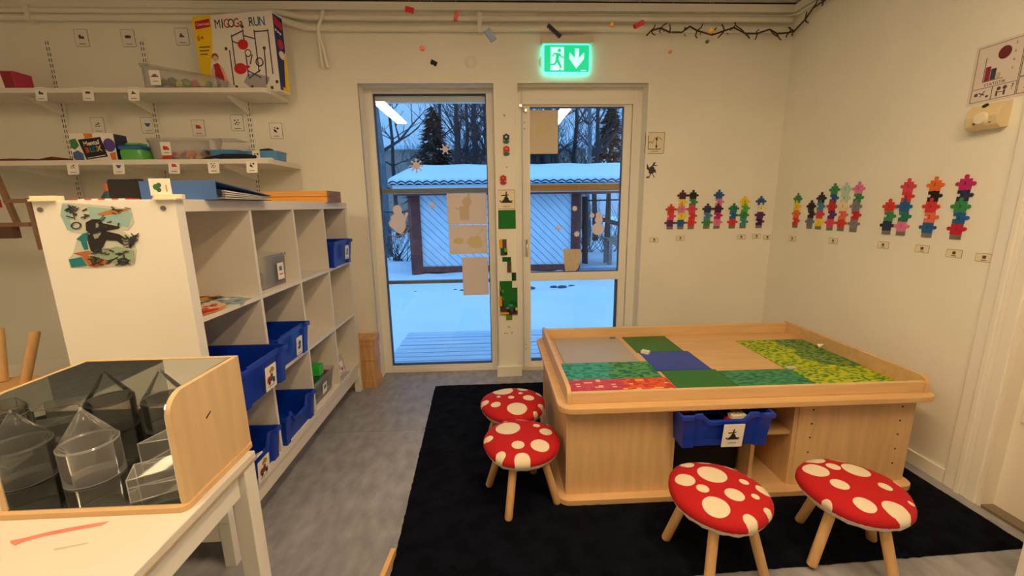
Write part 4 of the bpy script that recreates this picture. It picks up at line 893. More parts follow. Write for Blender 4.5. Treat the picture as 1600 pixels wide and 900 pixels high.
for ch, xx, cc in zip('RUN', (.735, .80, .87), [(40, 60, 60), (40, 90, 140), (40, 110, 190)]): text('title_letter', ch, .070, flatc(*cc), gb, shift(FG, xx*W0, .875*Hh), e, .0004, .78, bold=.007)
pl = flatc(70, 50, 110); tr_ = []
for a in ((.47, .28, .47, .74), (.62, .55, .62, .80), (.76, .25, .76, .78), (.93, .22, .93, .78), (.42, .10, .42, .55), (.62, .20, .62, .48), (.47, .72, .62, .78), (.62, .72, .76, .67), (.76, .76, .93, .76), (.62, .28, .78, .18), (.62, .18, .78, .28), (.84, .10, .86, .55), (.47, .66, .60, .60), (.70, .48, .66, .36)): tr_.append([(p[0]*W0, p[1]*Hh) for p in [(a[0], a[1]), (a[2], a[3])]])
flat('tower_print', [bar(q[0][0], q[0][1], q[1][0], q[1][1], .007) for q in tr_], pl, gb, FG, e, 2*e)
flat('funnel_print', [disc(.034, .60*W0, .61*Hh, 14, .85)], flatc(206, 24, 44), gb, FG, 2*e, 3.4*e); flat('funnel_print', [disc(.042, .53*W0, .31*Hh, 14, .75), rect(.03, .014, .62*W0, .33*Hh)], flatc(206, 24, 44), gb, FG, 2*e, 3.4*e)
rg = lambda x, z, r: [[(x*W0+r*math.cos(k*PI/6), z*Hh+r*math.sin(k*PI/6)), (x*W0+r*math.cos((k+1)*PI/6), z*Hh+r*math.sin((k+1)*PI/6)), (x*W0+r*.75*math.cos((k+1)*PI/6), z*Hh+r*.75*math.sin((k+1)*PI/6)), (x*W0+r*.75*math.cos(k*PI/6), z*Hh+r*.75*math.sin(k*PI/6))] for k in range(12)]
flat('wheel_print', rg(.65, .50, .022)+rg(.78, .38, .026), flatc(40, 36, 60), gb, FG, 2*e, 3*e); flat('marble_print', [disc(.010, x*W0, z*Hh, 10) for x, z in ((.62, .83), (.38, .57), (.86, .55), (.45, .08), (.65, .07), (.90, .05), (.97, .12))], flatc(70, 60, 60), gb, FG, 2*e, 3*e)
flat('grey_print', [blob(.72*W0, .14*Hh, .085, .05, 44)], flatc(170, 166, 170), gb, FG, e, 1.6*e)
flat('child_print_hair', [disc(.022, .225*W0, .475*Hh)], flatc(120, 80, 50), gb, FG, e, 2*e); flat('child_print_face', [disc(.017, .225*W0, .455*Hh)], flatc(226, 180, 150), gb, FG, 2*e, 3*e)
flat('child_print_shirt', [G([(.17, .12), (.19, .38), (.25, .40), (.30, .33), (.31, .12)])], flatc(190, 24, 40), gb, FG, 2*e, 3*e); flat('child_print_arm', [G([(.14, .12), (.15, .30), (.19, .38), (.20, .30), (.18, .12)]), G([(.27, .36), (.31, .33), (.36, .14), (.33, .12)])], flatc(228, 184, 156), gb, FG, 3*e, 4*e)
FGS = ((Ax, Ay, S1T), -nrm, (0, 0, 1))
flat('side_print', [[(.004, .01), (.09, .01), (.09, .43), (.004, .43)]], NB, gb, FGS, 0, e); flat('side_yellow', [[(.05, .01), (.09, .01), (.09, .25), (.07, .20)], [(.03, .01), (.05, .01), (.05, .03), (.03, .03)]], YB, gb, FGS, e, 2*e)
flat('side_badge', [[(.012, .375), (.082, .36), (.082, .40), (.012, .42)]], flatc(206, 24, 44), gb, FGS, e, 2*e); flat('side_badge', [disc(.026, .05, .275, 14, 1.1)], flatc(206, 24, 44), gb, FGS, e, 2*e); flat('side_white', [disc(.03, .055, .215, 12, .8)], PAPER, gb, FGS, e, 1.8*e)
for k in range(3): flat('side_letter', [rect(.016, .012, .02+.02*k, .345-.004*k)], PAPER, gb, FGS, e, 1.8*e)
# clear lidded box with toys beside it
cbx = clearbox('clear_box', 'clear lidded box of green and red toys on the upper wall shelf', -2.03, -1.60, 2.672, 2.785, S1T, .125, PLASTB, .96, lid=PLASTB, slope=.55)
Fq = ((-1.945, 2.671, S1T+.055), (1, 0, 0), (0, 0, 1)); c = flat('label_card', [rrect(.06, .08, .003, 2)], LAMI, cbx, Fq, 0, .001); pic(c, Fq, car(.02, .01), flatc(90, 70, 60), h=.001); pic(c, Fq, [rect(.03, .004, 0, -.02)], GREYI, h=.001)
R7 = random.Random(2)
for k in range(12):
    cc, nme = [((60, 130, 70), 'green'), ((120, 150, 90), 'pale green'), ((206, 70, 80), 'red'), ((70, 80, 80), 'grey'), ((230, 206, 60), 'yellow')][k % 5]
    b = bmesh.new(); bmesh.ops.create_icosphere(b, subdivisions=1, radius=.022+.008*R7.random()); bmesh.ops.translate(b, vec=(-1.97+.029*k+.008*R7.random(), 2.715+.028*(k % 3)/2, S1T+.033+.012*(k % 2)*(k < 6)), verts=b.verts)
    q = MB(); q.b.free(); q.b = b; tag(q.build('small_toy', flatc(*cc)), nme+' toy in the clear box on the upper shelf, '+['left end', 'middle', 'right end'][k//5], 'toy', 'toys in the upper clear box')
# striped carton at the left edge
cx_ = thing('small_carton', 'pink and white carton at the left edge of the upper wall shelf', 'box', (-2.88, 2.75, S1T))
MB().box(-3.0, -2.755, 2.70, 2.80, S1T, S1T+.10).build('carton', flatc(190, 50, 90), cx_)
flat('white_stripe', [[(.10, 0), (.135, 0), (.12, .1), (.085, .1)]], PAPER, cx_, ((-2.95, 2.70, S1T), (1, 0, 0), (0, 0, 1))); flat('red_print', [[(.135, .004), (.19, .004), (.18, .096), (.125, .096)]], flatc(150, 40, 50), cx_, ((-2.95, 2.70, S1T), (1, 0, 0), (0, 0, 1)))
# lower shelf: mental game box, tubs, boxes
mb_ = thing('game_box', 'white block game box with black title square on the lower wall shelf', 'box', (-2.33, 2.68, S2T))
MB().box(-2.455, -2.205, 2.625, 2.72, S2T, S2T+.16, bev=.002).build('carton', flatc(238, 234, 228), mb_)
FM = ((-2.455, 2.625, S2T), (1, 0, 0), (0, 0, 1)); sx = .25/370; fx = lambda L: [((x-565)*sx, (500-z)*.16/245) for x, z in L]
flat('dark_blue_side', [[(.004, .004), (.09, .004), (.09, .156), (.004, .156)]], flatc(34, 48, 90), mb_, ((-2.205, 2.625, S2T), (0, 1, 0), (0, 0, 1)))
flat('green_print', [fx([(570, 310), (620, 300), (640, 360), (600, 395), (570, 380)])], flatc(60, 130, 80), mb_, FM); flat('blue_print', [fx([(575, 420), (620, 400), (660, 430), (660, 490), (600, 498), (575, 470)])], flatc(70, 100, 170), mb_, FM)
flat('orange_print', [fx([(690, 258), (765, 258), (765, 290), (700, 300)]), fx([(880, 430), (930, 415), (930, 498), (890, 490)])], flatc(216, 120, 40), mb_, FM); flat('purple_print', [[((890+50*math.cos(k*PI/8)-565)*sx, (500-358+58*math.sin(k*PI/8))*.16/245) for k in range(16)]], flatc(84, 60, 150), mb_, FM)
flat('title_square', [fx([(640, 310), (830, 288), (862, 455), (680, 482)])], flatc(18, 18, 22), mb_, FM, .001, .0016)
FM2 = ((-2.455, 2.625, S2T), (.985, 0, .13), (-.13, 0, .985))
text('lettering', 'Mental', .036, PAPER, mb_, shift(FM2, .135, .088), .0017, .0004, .95, bold=.03)
for ch, xx, cc in zip('BLOX', (.100, .124, .146, .170), [(206, 60, 50), (60, 150, 90), (60, 100, 190), (226, 180, 60)]): text('title_letter', ch, .042, flatc(*cc), mb_, shift(FM2, xx, .052), .0017, .0004, .9, bold=.04)
flat('underline', [fx([(690, 466), (845, 440), (845, 446), (690, 472)])], PAPER, mb_, FM, .0017, .002)
tag(MB().prism([(-3.2, 0), (-2.47, 0), (-2.47, .02), (-2.52, .03), (-2.6, .014), (-2.75, .018), (-2.9, .012), (-3.2, .02)], 2.56, 2.68, ((0, 0, S2T), (1, 0, 0), (0, 0, 1))).build('folded_cloth', flatc(96, 44, 34)), 'brown red folded cloth lying at the left of the lower wall shelf', 'cloth') if False else None
q = MB(); q.prism([(-3.2, 0), (-2.475, 0), (-2.49, .014), (-2.53, .026), (-2.6, .013), (-2.75, .018), (-2.9, .012), (-3.2, .02)], -2.70, -2.58, ((0, 0, S2T), (1, 0, 0), (0, 0, 1))); tag(q.build('folded_cloth', mat('brown_red_cloth', srgb(110, 46, 38), .9, var=.3, vscale=20)), 'brown red folded cloth lying at the left of the lower wall shelf', 'cloth')
# green and blue tub
tb = thing('toy_tub', 'green and blue plastic tub beside the block game on the lower wall shelf', 'tub', (-2.1, 2.68, S2T))
MB().rings([[(-2.128+px*.066*s_, 2.68+py*.06*s_, S2T+z) for px, py in [(p[0]/.5, p[1]/.5) for p in rrect(1, 1, .2, 4)]] for s_, z in ((.95, .001), (1.0, .05), (.92, .075))]).build('tub_body', flatc(90, 180, 80, .25), tb, smooth=True)
MB().rings([[(-2.13+px*.069*s_, 2.68+py*.063*s_, S2T+z) for px, py in [(p[0]/.5, p[1]/.5) for p in rrect(1, 1, .2, 4)]] for s_, z in ((.99, .07), (1.0, .085), (.85, .095))]).build('tub_lid', flatc(30, 100, 170, .3), tb, smooth=True)
MB().box(-2.165, -2.085, 2.65, 2.71, S2T+.092, S2T+.108, bev=.003).build('tub_handle', flatc(90, 190, 30, .3), tb)
cbl = clearbox('clear_box', 'clear lidless box of red, orange and yellow pieces on the lower wall shelf', -2.055, -1.722, 2.655, 2.85, S2T, .125, PLASTB, .88, lid=PLASTB)
def red_card(parent, x, y, z, k=1.0, th=0):
    F = ((x, y, z), (1, 0, 0), (0, 0, 1)); c = flat('label_card', [rrect(.058*k, .076*k, .003, 2)], PAPER, parent, F, 0, .0012); pic(c, F, [rect(.034*k, .012*k, .002*k, -.002*k), disc(.008*k, -.008*k, .008*k), disc(.007*k, .006*k, .007*k)], flatc(196, 40, 50)); pic(c, F, [rect(.03*k, .003*k, 0, -.024*k)], GREYI); return c
red_card(cbl, -1.94, 2.654, S2T+.075)
flat('red_strip', [rect(.058, .03)], flatc(190, 40, 34), cbl, ((-1.94, 2.655, S2T+.018), (1, 0, 0), (0, 0, 1)))
R8 = random.Random(4)
for k in range(20):
    cc, nme = [((206, 40, 40), 'red'), ((240, 150, 40), 'orange'), ((236, 190, 60), 'yellow'), ((226, 90, 50), 'coral'), ((110, 60, 70), 'plum')][k % 5]
    xx = -2.005+.068*(k//5)+.013*(k % 5)
    brick(xx, 2.70+.11*R8.random(), S2T+.012+.03*(k % 2)+.015*(xx+1.85), cc, nme+' piece in the lower shelf clear box, '+['at its left end', 'left of its middle', 'right of its middle', 'at its right end'][k//5], 2, 3, .02, R8.uniform(0, 3), .014, 'pieces in the lower clear box', 'toy_piece', 'toy', d=(R8.uniform(-.6, .6), R8.uniform(-.6, .6), R8.uniform(0, 3)))
bbx = thing('blue_box', 'blue box with a clear upper part standing right of the red pieces', 'box', (-1.63, 2.76, S2T))
BT = flatc(84, 150, 206, .35)
def ringbox(x0, x1, y0, y1, L): return [[((x0+x1)/2+px*(x1-x0)/2*s_, (y0+y1)/2+py*(y1-y0)/2*s_, S2T+z) for px, py in [(p[0]/.5, p[1]/.5) for p in rrect(1, 1, .1, 3)]] for s_, z in L]
MB().rings(ringbox(-1.715, -1.545, 2.68, 2.84, ((.9, .001), (.98, .062), (1, .064), (1, .07), (.95, .07), (.88, .006)))).build('box_body', BT, bbx, smooth=True)
MB().rings(ringbox(-1.715, -1.545, 2.68, 2.84, ((.96, .0705), (.98, .13), (.95, .135), (.9, .136)))).build('clear_top', PLASTB, bbx, smooth=True)
bb2 = thing('blue_box', 'small open blue tub with a labelled front at the right of the lower wall shelf', 'box', (-1.4, 2.73, S2T))
MB().rings(ringbox(-1.49, -1.30, 2.665, 2.80, ((.92, .001), (.97, .054), (1, .055), (1, .06), (.95, .06), (.9, .006)))).build('box_body', BT, bb2, smooth=True)
def deck_card(parent, F, k=1.0):
    c = flat('label_card', [rrect(.05*k, .065*k, .003, 2)], PAPER, parent, F, 0, .0012); pic(c, F, [bar(-.012*k, .004*k, .0, -.006*k, .008*k), bar(-.014*k, -.004*k, .006*k, -.012*k, .006*k), disc(.006*k, .01*k, .010*k), disc(.004*k, -.008*k, .012*k)], BLACK); pic(c, F, [rect(.028*k, .003*k, 0, -.022*k)], GREYI)
deck_card(bb2, ((-1.425, 2.664, S2T+.032), (1, 0, 0), (0, 0, 1)), .9)
tag(MB().prism([(0, 0), (.06, .02), (.05, .035), (.0, .03), (-.03, .01)], 0, .05, ((-1.42, 2.76, S2T+.045), (1, 0, 0), (0, 0, 1))).build('black_toy', flatc(20, 22, 30)), 'black toy part sticking out of the small blue tub', 'toy')
q = MB(); q.tube([(-1.72, 2.60, S2T+.004), (-1.68, 2.60, S2T+.012), (-1.62, 2.59, S2T+.018), (-1.58, 2.59, S2T+.018)], [.004, .006, .008, .016], 8); q.tube([(-1.59, 2.60, S2T+.016), (-1.52, 2.60, S2T+.02), (-1.44, 2.60, S2T+.016), (-1.40, 2.60, S2T+.014)], [.02, .016, .017, .012], 8)
tag(q.build('black_glove', flatc(18, 24, 44, .8), smooth=True), 'dark navy rubber toy lying on the front edge of the lower wall shelf', 'toy')
tag(MB().prism(rrect(.09, .05, .02), 0, .008, FLAT(-1.335, 2.59, S2T)).build('plastic_disc', WHITE, bevel=.002), 'flat white cap at the right end of the lower wall shelf', 'cap')
# cards on the wall and on the shelf edges
def icon(kind):
    B = BLACK
    if kind == 'train': return [([rect(.03, .010, 0, 0), rect(.012, .016, -.008, .006), disc(.004, -.008, -.006), disc(.004, .004, -.006), disc(.004, .013, -.006)], flatc(60, 56, 56))]
    if kind == 'row': return [([rect(.034, .009, 0, 0), disc(.006, -.012, .006), disc(.006, 0, .007), disc(.006, .011, .005)], flatc(74, 60, 56))]
    if kind == 'heap': return [([[(-.018, -.008), (.018, -.008), (.008, .004), (-.010, .006)], disc(.006, -.004, .009)], flatc(90, 84, 92))]
    if kind == 'sketch': return [([bar(-.016, -.004, .014, .010, .004), bar(-.012, .008, .012, -.006, .003), disc(.005, .006, .01), bar(-.016, -.010, .016, -.008, .003)], flatc(110, 104, 100))]
    if kind == 'blue': return [([[(-.020, .010), (.020, .008), (.012, -.004), (.004, -.014), (-.008, -.010)]], flatc(40, 90, 170))]
    if kind == 'red': return [([rect(.034, .012, .002, -.002), disc(.008, -.008, .008), disc(.007, .006, .007)], flatc(196, 40, 50))]
    if kind == 'dots': return [([disc(.005, -.013, .012), disc(.004, .008, .014), disc(.005, -.002, .0), disc(.004, .013, -.004), disc(.005, -.012, -.010), disc(.004, .004, -.014)], flatc(70, 66, 66))]
    return [([bar(-.014, .004, .002, -.008, .009), bar(-.014, -.006, .008, -.014, .006), disc(.007, .012, .010), disc(.004, -.006, .014)], B)]
def card(label, F, kind, w=.082, h=.10, m=LAMI, frame=True, group=None, k=1.0):
    t = thing('picture_card', label, 'card', F[0], group)
    if frame: flat('border', [rrect(w, h, .004, 2)], flatc(70, 62, 58), t, F, 0, .0008); flat('sheet', [rrect(w-.004, h-.004, .003, 2)], m, t, F, .0008, .0014)
    else: flat('sheet', [rrect(w, h, .003, 2)], m, t, F, 0, .0014)
    for polys, mm in icon(kind): pic(t, shift(F, 0, .004), [[(x*k, y*k) for x, y in p] for p in polys], mm, h=.0014)
    pic(t, F, [rect(w*.5, .004, 0, -h*.34)], GREYI, 'caption', .0014); return t
card('framed train picture card on the wall, leftmost above the upper shelf', BACK(-2.543, 2.332), 'train'); card('framed picture card between the two rails above the upper shelf', BACK(-2.262, 2.332), 'row'); card('framed picture card beside the yellow game box', BACK(-1.934, 2.342), 'heap')
card('framed sketch card above the block game box', BACK(-2.55, 1.815), 'sketch'); card('framed card with blue shape by the middle rail', BACK(-2.238, 1.815), 'blue'); card('framed card with red blocks over the clear box of red pieces', BACK(-1.92, 1.797), 'red'); card('glossy framed card with scattered dots left of the right rail', BACK(-1.668, 1.827), 'dots', m=mat('shiny_sleeve', srgb(244, 240, 236), .05)); card('framed card with black tools, rightmost on the left wall', BACK(-1.424, 1.777), 'tools')
def edge_card(label, x, y, z, kind, m=LAMI, w=.062, h=.078): card(label, ((x, y, z), (1, 0, 0), (0, .10, 1)), kind, w, h, m, False, None, .8)
edge_card('train card hanging on the upper shelf edge, leftmost', -2.59, 2.664, 1.938, 'train'); edge_card('row picture card hanging on the upper shelf edge, in the middle', -2.33, 2.664, 1.938, 'row'); edge_card('shiny sleeve card hanging on the upper shelf edge below the clear box', -2.075, 2.664, 1.938, 'heap', mat('shiny_sleeve', srgb(244, 240, 236), .05))
for x, k, lab in ((-2.375, 'sketch', 'sketch card hanging on the lower shelf edge, leftmost'), (-2.125, 'blue', 'blue picture card hanging on the lower shelf edge'), (-1.82, 'red', 'red picture card hanging on the lower shelf edge'), (-1.60, 'dots', 'dotted picture card hanging on the lower shelf edge'), (-1.385, 'tools', 'black tools card hanging on the lower shelf edge, rightmost')): edge_card(lab, x, 2.529, 1.515, k)
# wooden slatted frame at the left edge
wf = thing('slatted_frame', 'brown wooden slatted frame hanging at the left edge, behind the stools', 'frame', (-2.8, 2.6, 1.1))
GF = mat('frame_wood', srgb(150, 116, 92), .6, var=.15, vscale=8)
yq = 2.58
for x0, z0, x1, z1 in ((-2.86, 1.56, -2.79, 1.19), (-2.70, 1.35, -2.69, 1.05)): MB().prism(bar(x0, z0, x1, z1, .024), 0, .02, BACK(0, 0, yq)).build('upright', GF, wf)
for x0, x1, z in ((-3.1, -2.84, 1.44), (-2.83, -2.66, 1.335), (-3.1, -2.72, 1.20)): MB().box(x0, x1, yq-.022, yq, z-.012, z+.012).build('slat', GF, wf)
MB().box(-3.1, -2.82, yq-.02, yq+.02, 1.12, 1.188).build('foot_block', mat('frame_dark', srgb(104, 72, 60), .6), wf)
MB().box(-3.0, -2.865, yq-.02, yq, 1.30, 1.345).build('red_tag', RED, wf)

# ================================================================== POST BETWEEN THE DOORS
def flower(label, x, z, cp, cc, cl):
    t = thing('brick_flower', label, 'flower', (x, YW, z-.03)); F = BACK(x, z)
    flat('petals', [disc(.0135, 0, .016, 12)]+[disc(.009, .015*math.cos(a), .016+.014*math.sin(a), 8) for a in [PI/6+k*PI/3 for k in range(6)]], flatc(*cp), t, F, 0, .012); flat('centre', [rect(.014, .012, 0, .017)], flatc(*cc), t, F, .012, .018)
    flat('leaf', [[(-.024, -.010), (-.012, -.026), (.012, -.026), (.024, -.010), (.010, -.006), (-.010, -.006)]], flatc(*cl), t, F, 0, .010)
flower('dark blue brick flower with green leaf, topmost on the post', .099, 1.71, (30, 44, 66), (214, 208, 196), (10, 100, 44)); flower('red brick flower with green leaf below the blue one on the post', .099, 1.632, (190, 40, 24), (236, 120, 70), (10, 96, 40)); flower('all-red brick flower just above the brick-pile card', .074, 1.44, (190, 20, 24), (236, 110, 80), (170, 16, 22))
lc = thing('picture_card', 'card with a drawn pile of bricks on the post between the doors', 'card', (.093, YW, 1.25)); F = BACK(.093, 1.312)
flat('border', [rect(.122, .132)], flatc(60, 52, 44), lc, F, 0, .0008); flat('sheet', [rect(.117, .127)], mat('cream_card', srgb(234, 222, 196), .5), lc, F, .0008, .0014); pic(lc, shift(F, 0, .006), PILE(1.45), BLACK, h=.0014); text('lettering', 'LEGO', .020, GREYI, lc, shift(F, 0, -.048), .0014)
def pplate(label, x0, x1, z0, z1, col_, d=.006, cat='plate', name='post_plate', y=YW):
    return tag(MB().box(x0, x1, y-d, y, z0, z1).build(name, flatc(*col_, .4)), label, cat)
G1, G2 = (10, 112, 36), (8, 76, 36)
pplate('plain green plate directly under the brick-pile card', .031, .157, 1.110, 1.240, G1)
pplate('upright yellow brick at the left of the small cluster on the post', .040, .060, .975, 1.036, (226, 168, 20), .012, 'brick', 'post_brick'); pplate('upright brown brick beside the yellow one on the post', .060, .090, .975, 1.036, (90, 70, 62), .012, 'brick', 'post_brick')
pplate('dark teal brick below the yellow one on the post', .046, .074, .925, .972, (8, 84, 70), .012, 'brick', 'post_brick'); pplate('lime green brick below the brown one on the post', .074, .094, .945, .972, (120, 180, 30), .014, 'brick', 'post_brick'); pplate('small black brick below the lime one on the post', .074, .094, .925, .944, (20, 24, 22), .012, 'brick', 'post_brick')
pplate('flat dark green plate above the brown upright one', .058, .120, .876, .908, (6, 84, 38)); pplate('upright brown plate hanging under the dark green one', .092, .122, .795, .875, (84, 72, 64)); pplate('square dark green plate right above the gap in the big green plate', .124, .156, .735, .794, (6, 76, 36))
bgp = MB(); bgp.prism([(.030, .490), (.164, .490), (.164, .682), (.126, .682), (.126, .733), (.030, .733)], 0, .006, BACK(0, 0)); tag(bgp.build('post_plate', flatc(*G1)), 'big green plate with bricks low on the post', 'plate')
for x0, x1, z0, z1, c_, lab in ((.031, .040, .67, .69, (200, 170, 40), 'tiny yellow brick high on the left of the big green plate'), (.034, .052, .635, .66, G2, 'dark green brick upper left on the big green plate'), (.050, .062, .65, .668, (80, 170, 110), 'mint brick upper left on the big green plate'), (.046, .066, .595, .612, (70, 110, 150), 'steel blue brick on the left of the big green plate'), (.030, .050, .548, .62, (220, 160, 20), 'tall yellow brick on the left of the big green plate'), (.051, .064, .55, .59, (60, 60, 30), 'olive brick beside the tall yellow one'), (.098, .128, .545, .562, (70, 150, 150), 'teal brick in the middle of the big green plate'), (.110, .140, .565, .585, G2, 'dark green brick over the teal one'), (.140, .155, .56, .575, G2, 'dark green brick at the right of the teal one'),
    (.036, .080, .507, .545, (70, 62, 54), 'brown grey brick low on the left of the big green plate'), (.081, .100, .525, .54, (130, 136, 150), 'light grey brick low on the big green plate'), (.082, .112, .503, .522, (20, 22, 30), 'black brick low on the big green plate'), (.113, .130, .51, .53, (60, 90, 170), 'blue brick low on the big green plate'), (.131, .146, .505, .53, (30, 26, 30), 'black brick at the lower right of the big green plate'), (.147, .162, .515, .535, (230, 210, 90), 'pale yellow brick at the lower right of the big green plate'), (.037, .098, .487, .503, (232, 176, 20), 'long yellow brick at the foot of the big green plate'), (.099, .163, .487, .500, (96, 22, 34), 'long dark red brick at the foot of the big green plate')):
    pplate(lab, x0, x1, z0, z1, c_, .012, 'brick', 'post_brick', YW-.006)
pplate('small lime plate hanging under the big green plate', .078, .124, .440, .483, (100, 140, 30))
flat_marks = thing('faded_mark', 'faint grey smudges low on the post', 'mark', (.1, YW, .34)); flat('smudge', [rect(.02, .012, 0, .05), rect(.016, .01, -.03, 0), rect(.012, .008, -.012, -.002), rect(.01, .014, .02, .005)], mat('smudge', (.52, .47, .39), .7), flat_marks, BACK(.10, .335), 0, .0004)
tag(MB().tube([(.089, YW, 1.865), (.089, YW-.006, 1.865)], .006, 8).build('nail', flatc(150, 120, 80)), 'small nail head high on the post', 'nail'); tag(MB().tube([(.10, YW, 1.53), (.10, YW-.005, 1.53)], .004, 8).build('nail', flatc(140, 110, 74)), 'tiny nail head between the brick flowers on the post', 'nail')

# ------------------------------------------------------------------ papers and stickers on the glass
GP = mat('paper_on_glass', srgb(222, 214, 218), .8)
DRAW = flatc(206, 186, 164, .8); DRAWY = flatc(214, 200, 158, .8)
def gpaper(label, x0, x1, z0, z1, drawn=None, y=3.0955, m=GP):
    t = thing('paper_drawing', label, 'drawing', ((x0+x1)/2, y, z0)); MB().box(x0, x1, y-.0008, y, z0, z1).build('sheet', m, t)
    F = BACK((x0+x1)/2, (z0+z1)/2, y-.0008)
    if drawn: flat('drawing_print', drawn, DRAW if 'figure' in label else DRAWY, t, F, 0, .0004)
gpaper('paper drawing of a standing figure, topmost on the left pane', -.337, -.048, 1.139, 1.362, [rect(.07, .10, -.02, -.03), disc(.035, .0, .05), bar(-.09, .01, -.04, -.01, .008), rect(.02, .05, .015, .085)])
gpaper('paper drawing of a yellow animal, middle one on the left pane', -.333, -.049, .918, 1.132, [blob(.05, -.02, .06, .05, 71), blob(-.07, -.01, .04, .025, 72), bar(.06, .02, .11, .08, .008)])
gpaper('blank paper, lowest on the left pane', -.243, -.047, .60, .893)
gpaper('large pale mandala print in the top left of the door glass', .272, .474, 1.632, 1.928, rg(0, 0, .06)+[q for q in ([disc(.022, .035*math.cos(a), .03+.035*math.sin(a), 10) for a in [k*PI/3 for k in range(6)]])], 3.0735, mat('paper_on_glass_two', srgb(214, 202, 184), .8))
tag(flat('paper_drawing', [[(0, 0), (.075, -.004), (.10, .02), (.118, .08), (.12, .165), (-.015, .17), (-.01, .08)]], mat('paper_pot', srgb(206, 190, 168), .8, var=.08, vscale=30), None, BACK(.538, .775, 3.0735)), 'beige paper cut-out shaped like a pot at the bottom of the door glass', 'drawing')
FLK = mat('paper_snowflake', srgb(224, 218, 240), .7)
def flake(label, x, z, r, y=3.0955, n=8, full=.55):
    t = [disc(r*full, x, z, 12)]
    for k in range(n):
        a = 2*PI*k/n; t.append(bar(x, z, x+r*math.cos(a), z+r*math.sin(a), r*.22)); t.append(disc(r*.16, x+r*.92*math.cos(a), z+r*.92*math.sin(a), 8))
    tag(flat('paper_snowflake', t, FLK, None, BACK(0, 0, y), 0, .0006), label, 'snowflake', 'paper snowflakes')
flake('eight-armed paper snowflake just above the shed roof, left pane', -.545, 1.56, .046); flake('paper snowflake high in the left pane before the trees', -.333, 1.672, .036, n=6); flake('faint paper snowflake on the white shed boards, left pane', -.447, 1.28, .028, n=6)
flake('round paper snowflake on the right post of the shed, door glass', .603, 1.243, .020, 3.0735, 8, .85); flake('round paper snowflake low beside the shed post, door glass', .622, 1.055, .022, 3.0735, 8, .85); flake('faint round paper snowflake on the shed boards, door glass', .485, 1.105, .020, 3.0735, 8, .85)
tag(flat('paper_snowman', [disc(.046, .78, 1.09, 16), disc(.030, .785, 1.158, 14), disc(.024, .785, 1.192, 12), disc(.018, .735, 1.19, 10)], FLK, None, BACK(0, 0, 3.0735), 0, .0006), 'white paper snowman on the right of the door glass', 'snowman')
tag(flat('paper_snowman', [blob(-.70, 1.16, .062, .08, 21, 18), disc(.035, -.70, 1.25, 12), bar(-.66, 1.17, -.63, 1.23, .02)], FLK, None, BACK(0, 0, 3.0955), 0, .0006), 'white paper snowman low on the left edge of the left pane', 'snowman')
gar = MB(); gar.tube([(-.775, 3.09, 1.075), (-.73, 3.085, 1.055), (-.66, 3.085, 1.07), (-.62, 3.088, 1.12)], .006, 6); tag(gar.build('yarn_string', flatc(150, 140, 120)), 'short beige yarn below the paper snowman in the left pane', 'string')

# ================================================================== BACK AND RIGHT WALL DECORATION
cc_ = thing('picture_card', 'card with a line graph and double arrow right of the glass door', 'card', (1.128, YW, 1.61)); F = BACK(1.128, 1.681)
flat('border', [rrect(.136, .142, .006, 2)], flatc(60, 54, 48), cc_, F, 0, .0008); flat('sheet', [rrect(.130, .136, .005, 2)], mat('cream_card', srgb(234, 222, 196), .5), cc_, F, .0008, .0014)
pic(cc_, F, [bar(-.045, .05, -.045, -.04, .004), bar(-.047, -.04, .045, -.04, .004), bar(-.045, .0, -.03, .012, .003), bar(-.03, .012, -.018, -.002, .003), bar(-.018, -.002, .0, .036, .003), bar(0, .036, .03, .036, .003), bar(.03, .036, .048, .022, .003), bar(.012, .03, .012, -.03, .004), [(.012, .042), (.003, .02), (.021, .02)], [(.012, -.038), (.003, -.016), (.021, -.016)]], BLACK, h=.0014); text('lettering', 'statistik', .016, GREYI, cc_, shift(F, 0, -.054), .0014)
tag(flat('bird_cutout', [blob(.0, .0, .022, .03, 61, 10), [(-.04, .055), (-.02, .02), (-.012, -.01), (-.035, .01), (-.046, .035)], [(.005, .02), (.03, .055), (.01, .05)], [(.0, .03), (.045, .028), (.01, .04)], [(.012, -.01), (.035, -.02), (.025, .01)], [(-.045, -.045), (-.01, -.04), (-.03, -.055)], bar(-.005, -.025, -.02, -.055, .005), bar(.008, -.025, .022, -.05, .005)], flatc(54, 58, 54, .7), None, BACK(1.115, 1.50), 0, .0012), 'dark grey cut-out bird sticker under the line graph card', 'sticker')
COL = dict(pu=(90, 34, 110), dp=(70, 20, 70), pr=(216, 60, 92), re=(214, 48, 44), cr=(196, 20, 50), bl=(24, 92, 164), lb=(70, 130, 180), ye=(240, 210, 30), pi=(226, 120, 170), mg=(190, 30, 110), gr=(50, 140, 80), tg=(20, 120, 100), lg=(90, 180, 70), na=(36, 44, 84), bk=(24, 22, 30), gy=(130, 128, 134), gb=(100, 112, 146), or_=(232, 110, 40), cm=(240, 226, 180), mi=(180, 210, 200), sa=(232, 110, 90), tl=(50, 150, 150))
PZ = {}
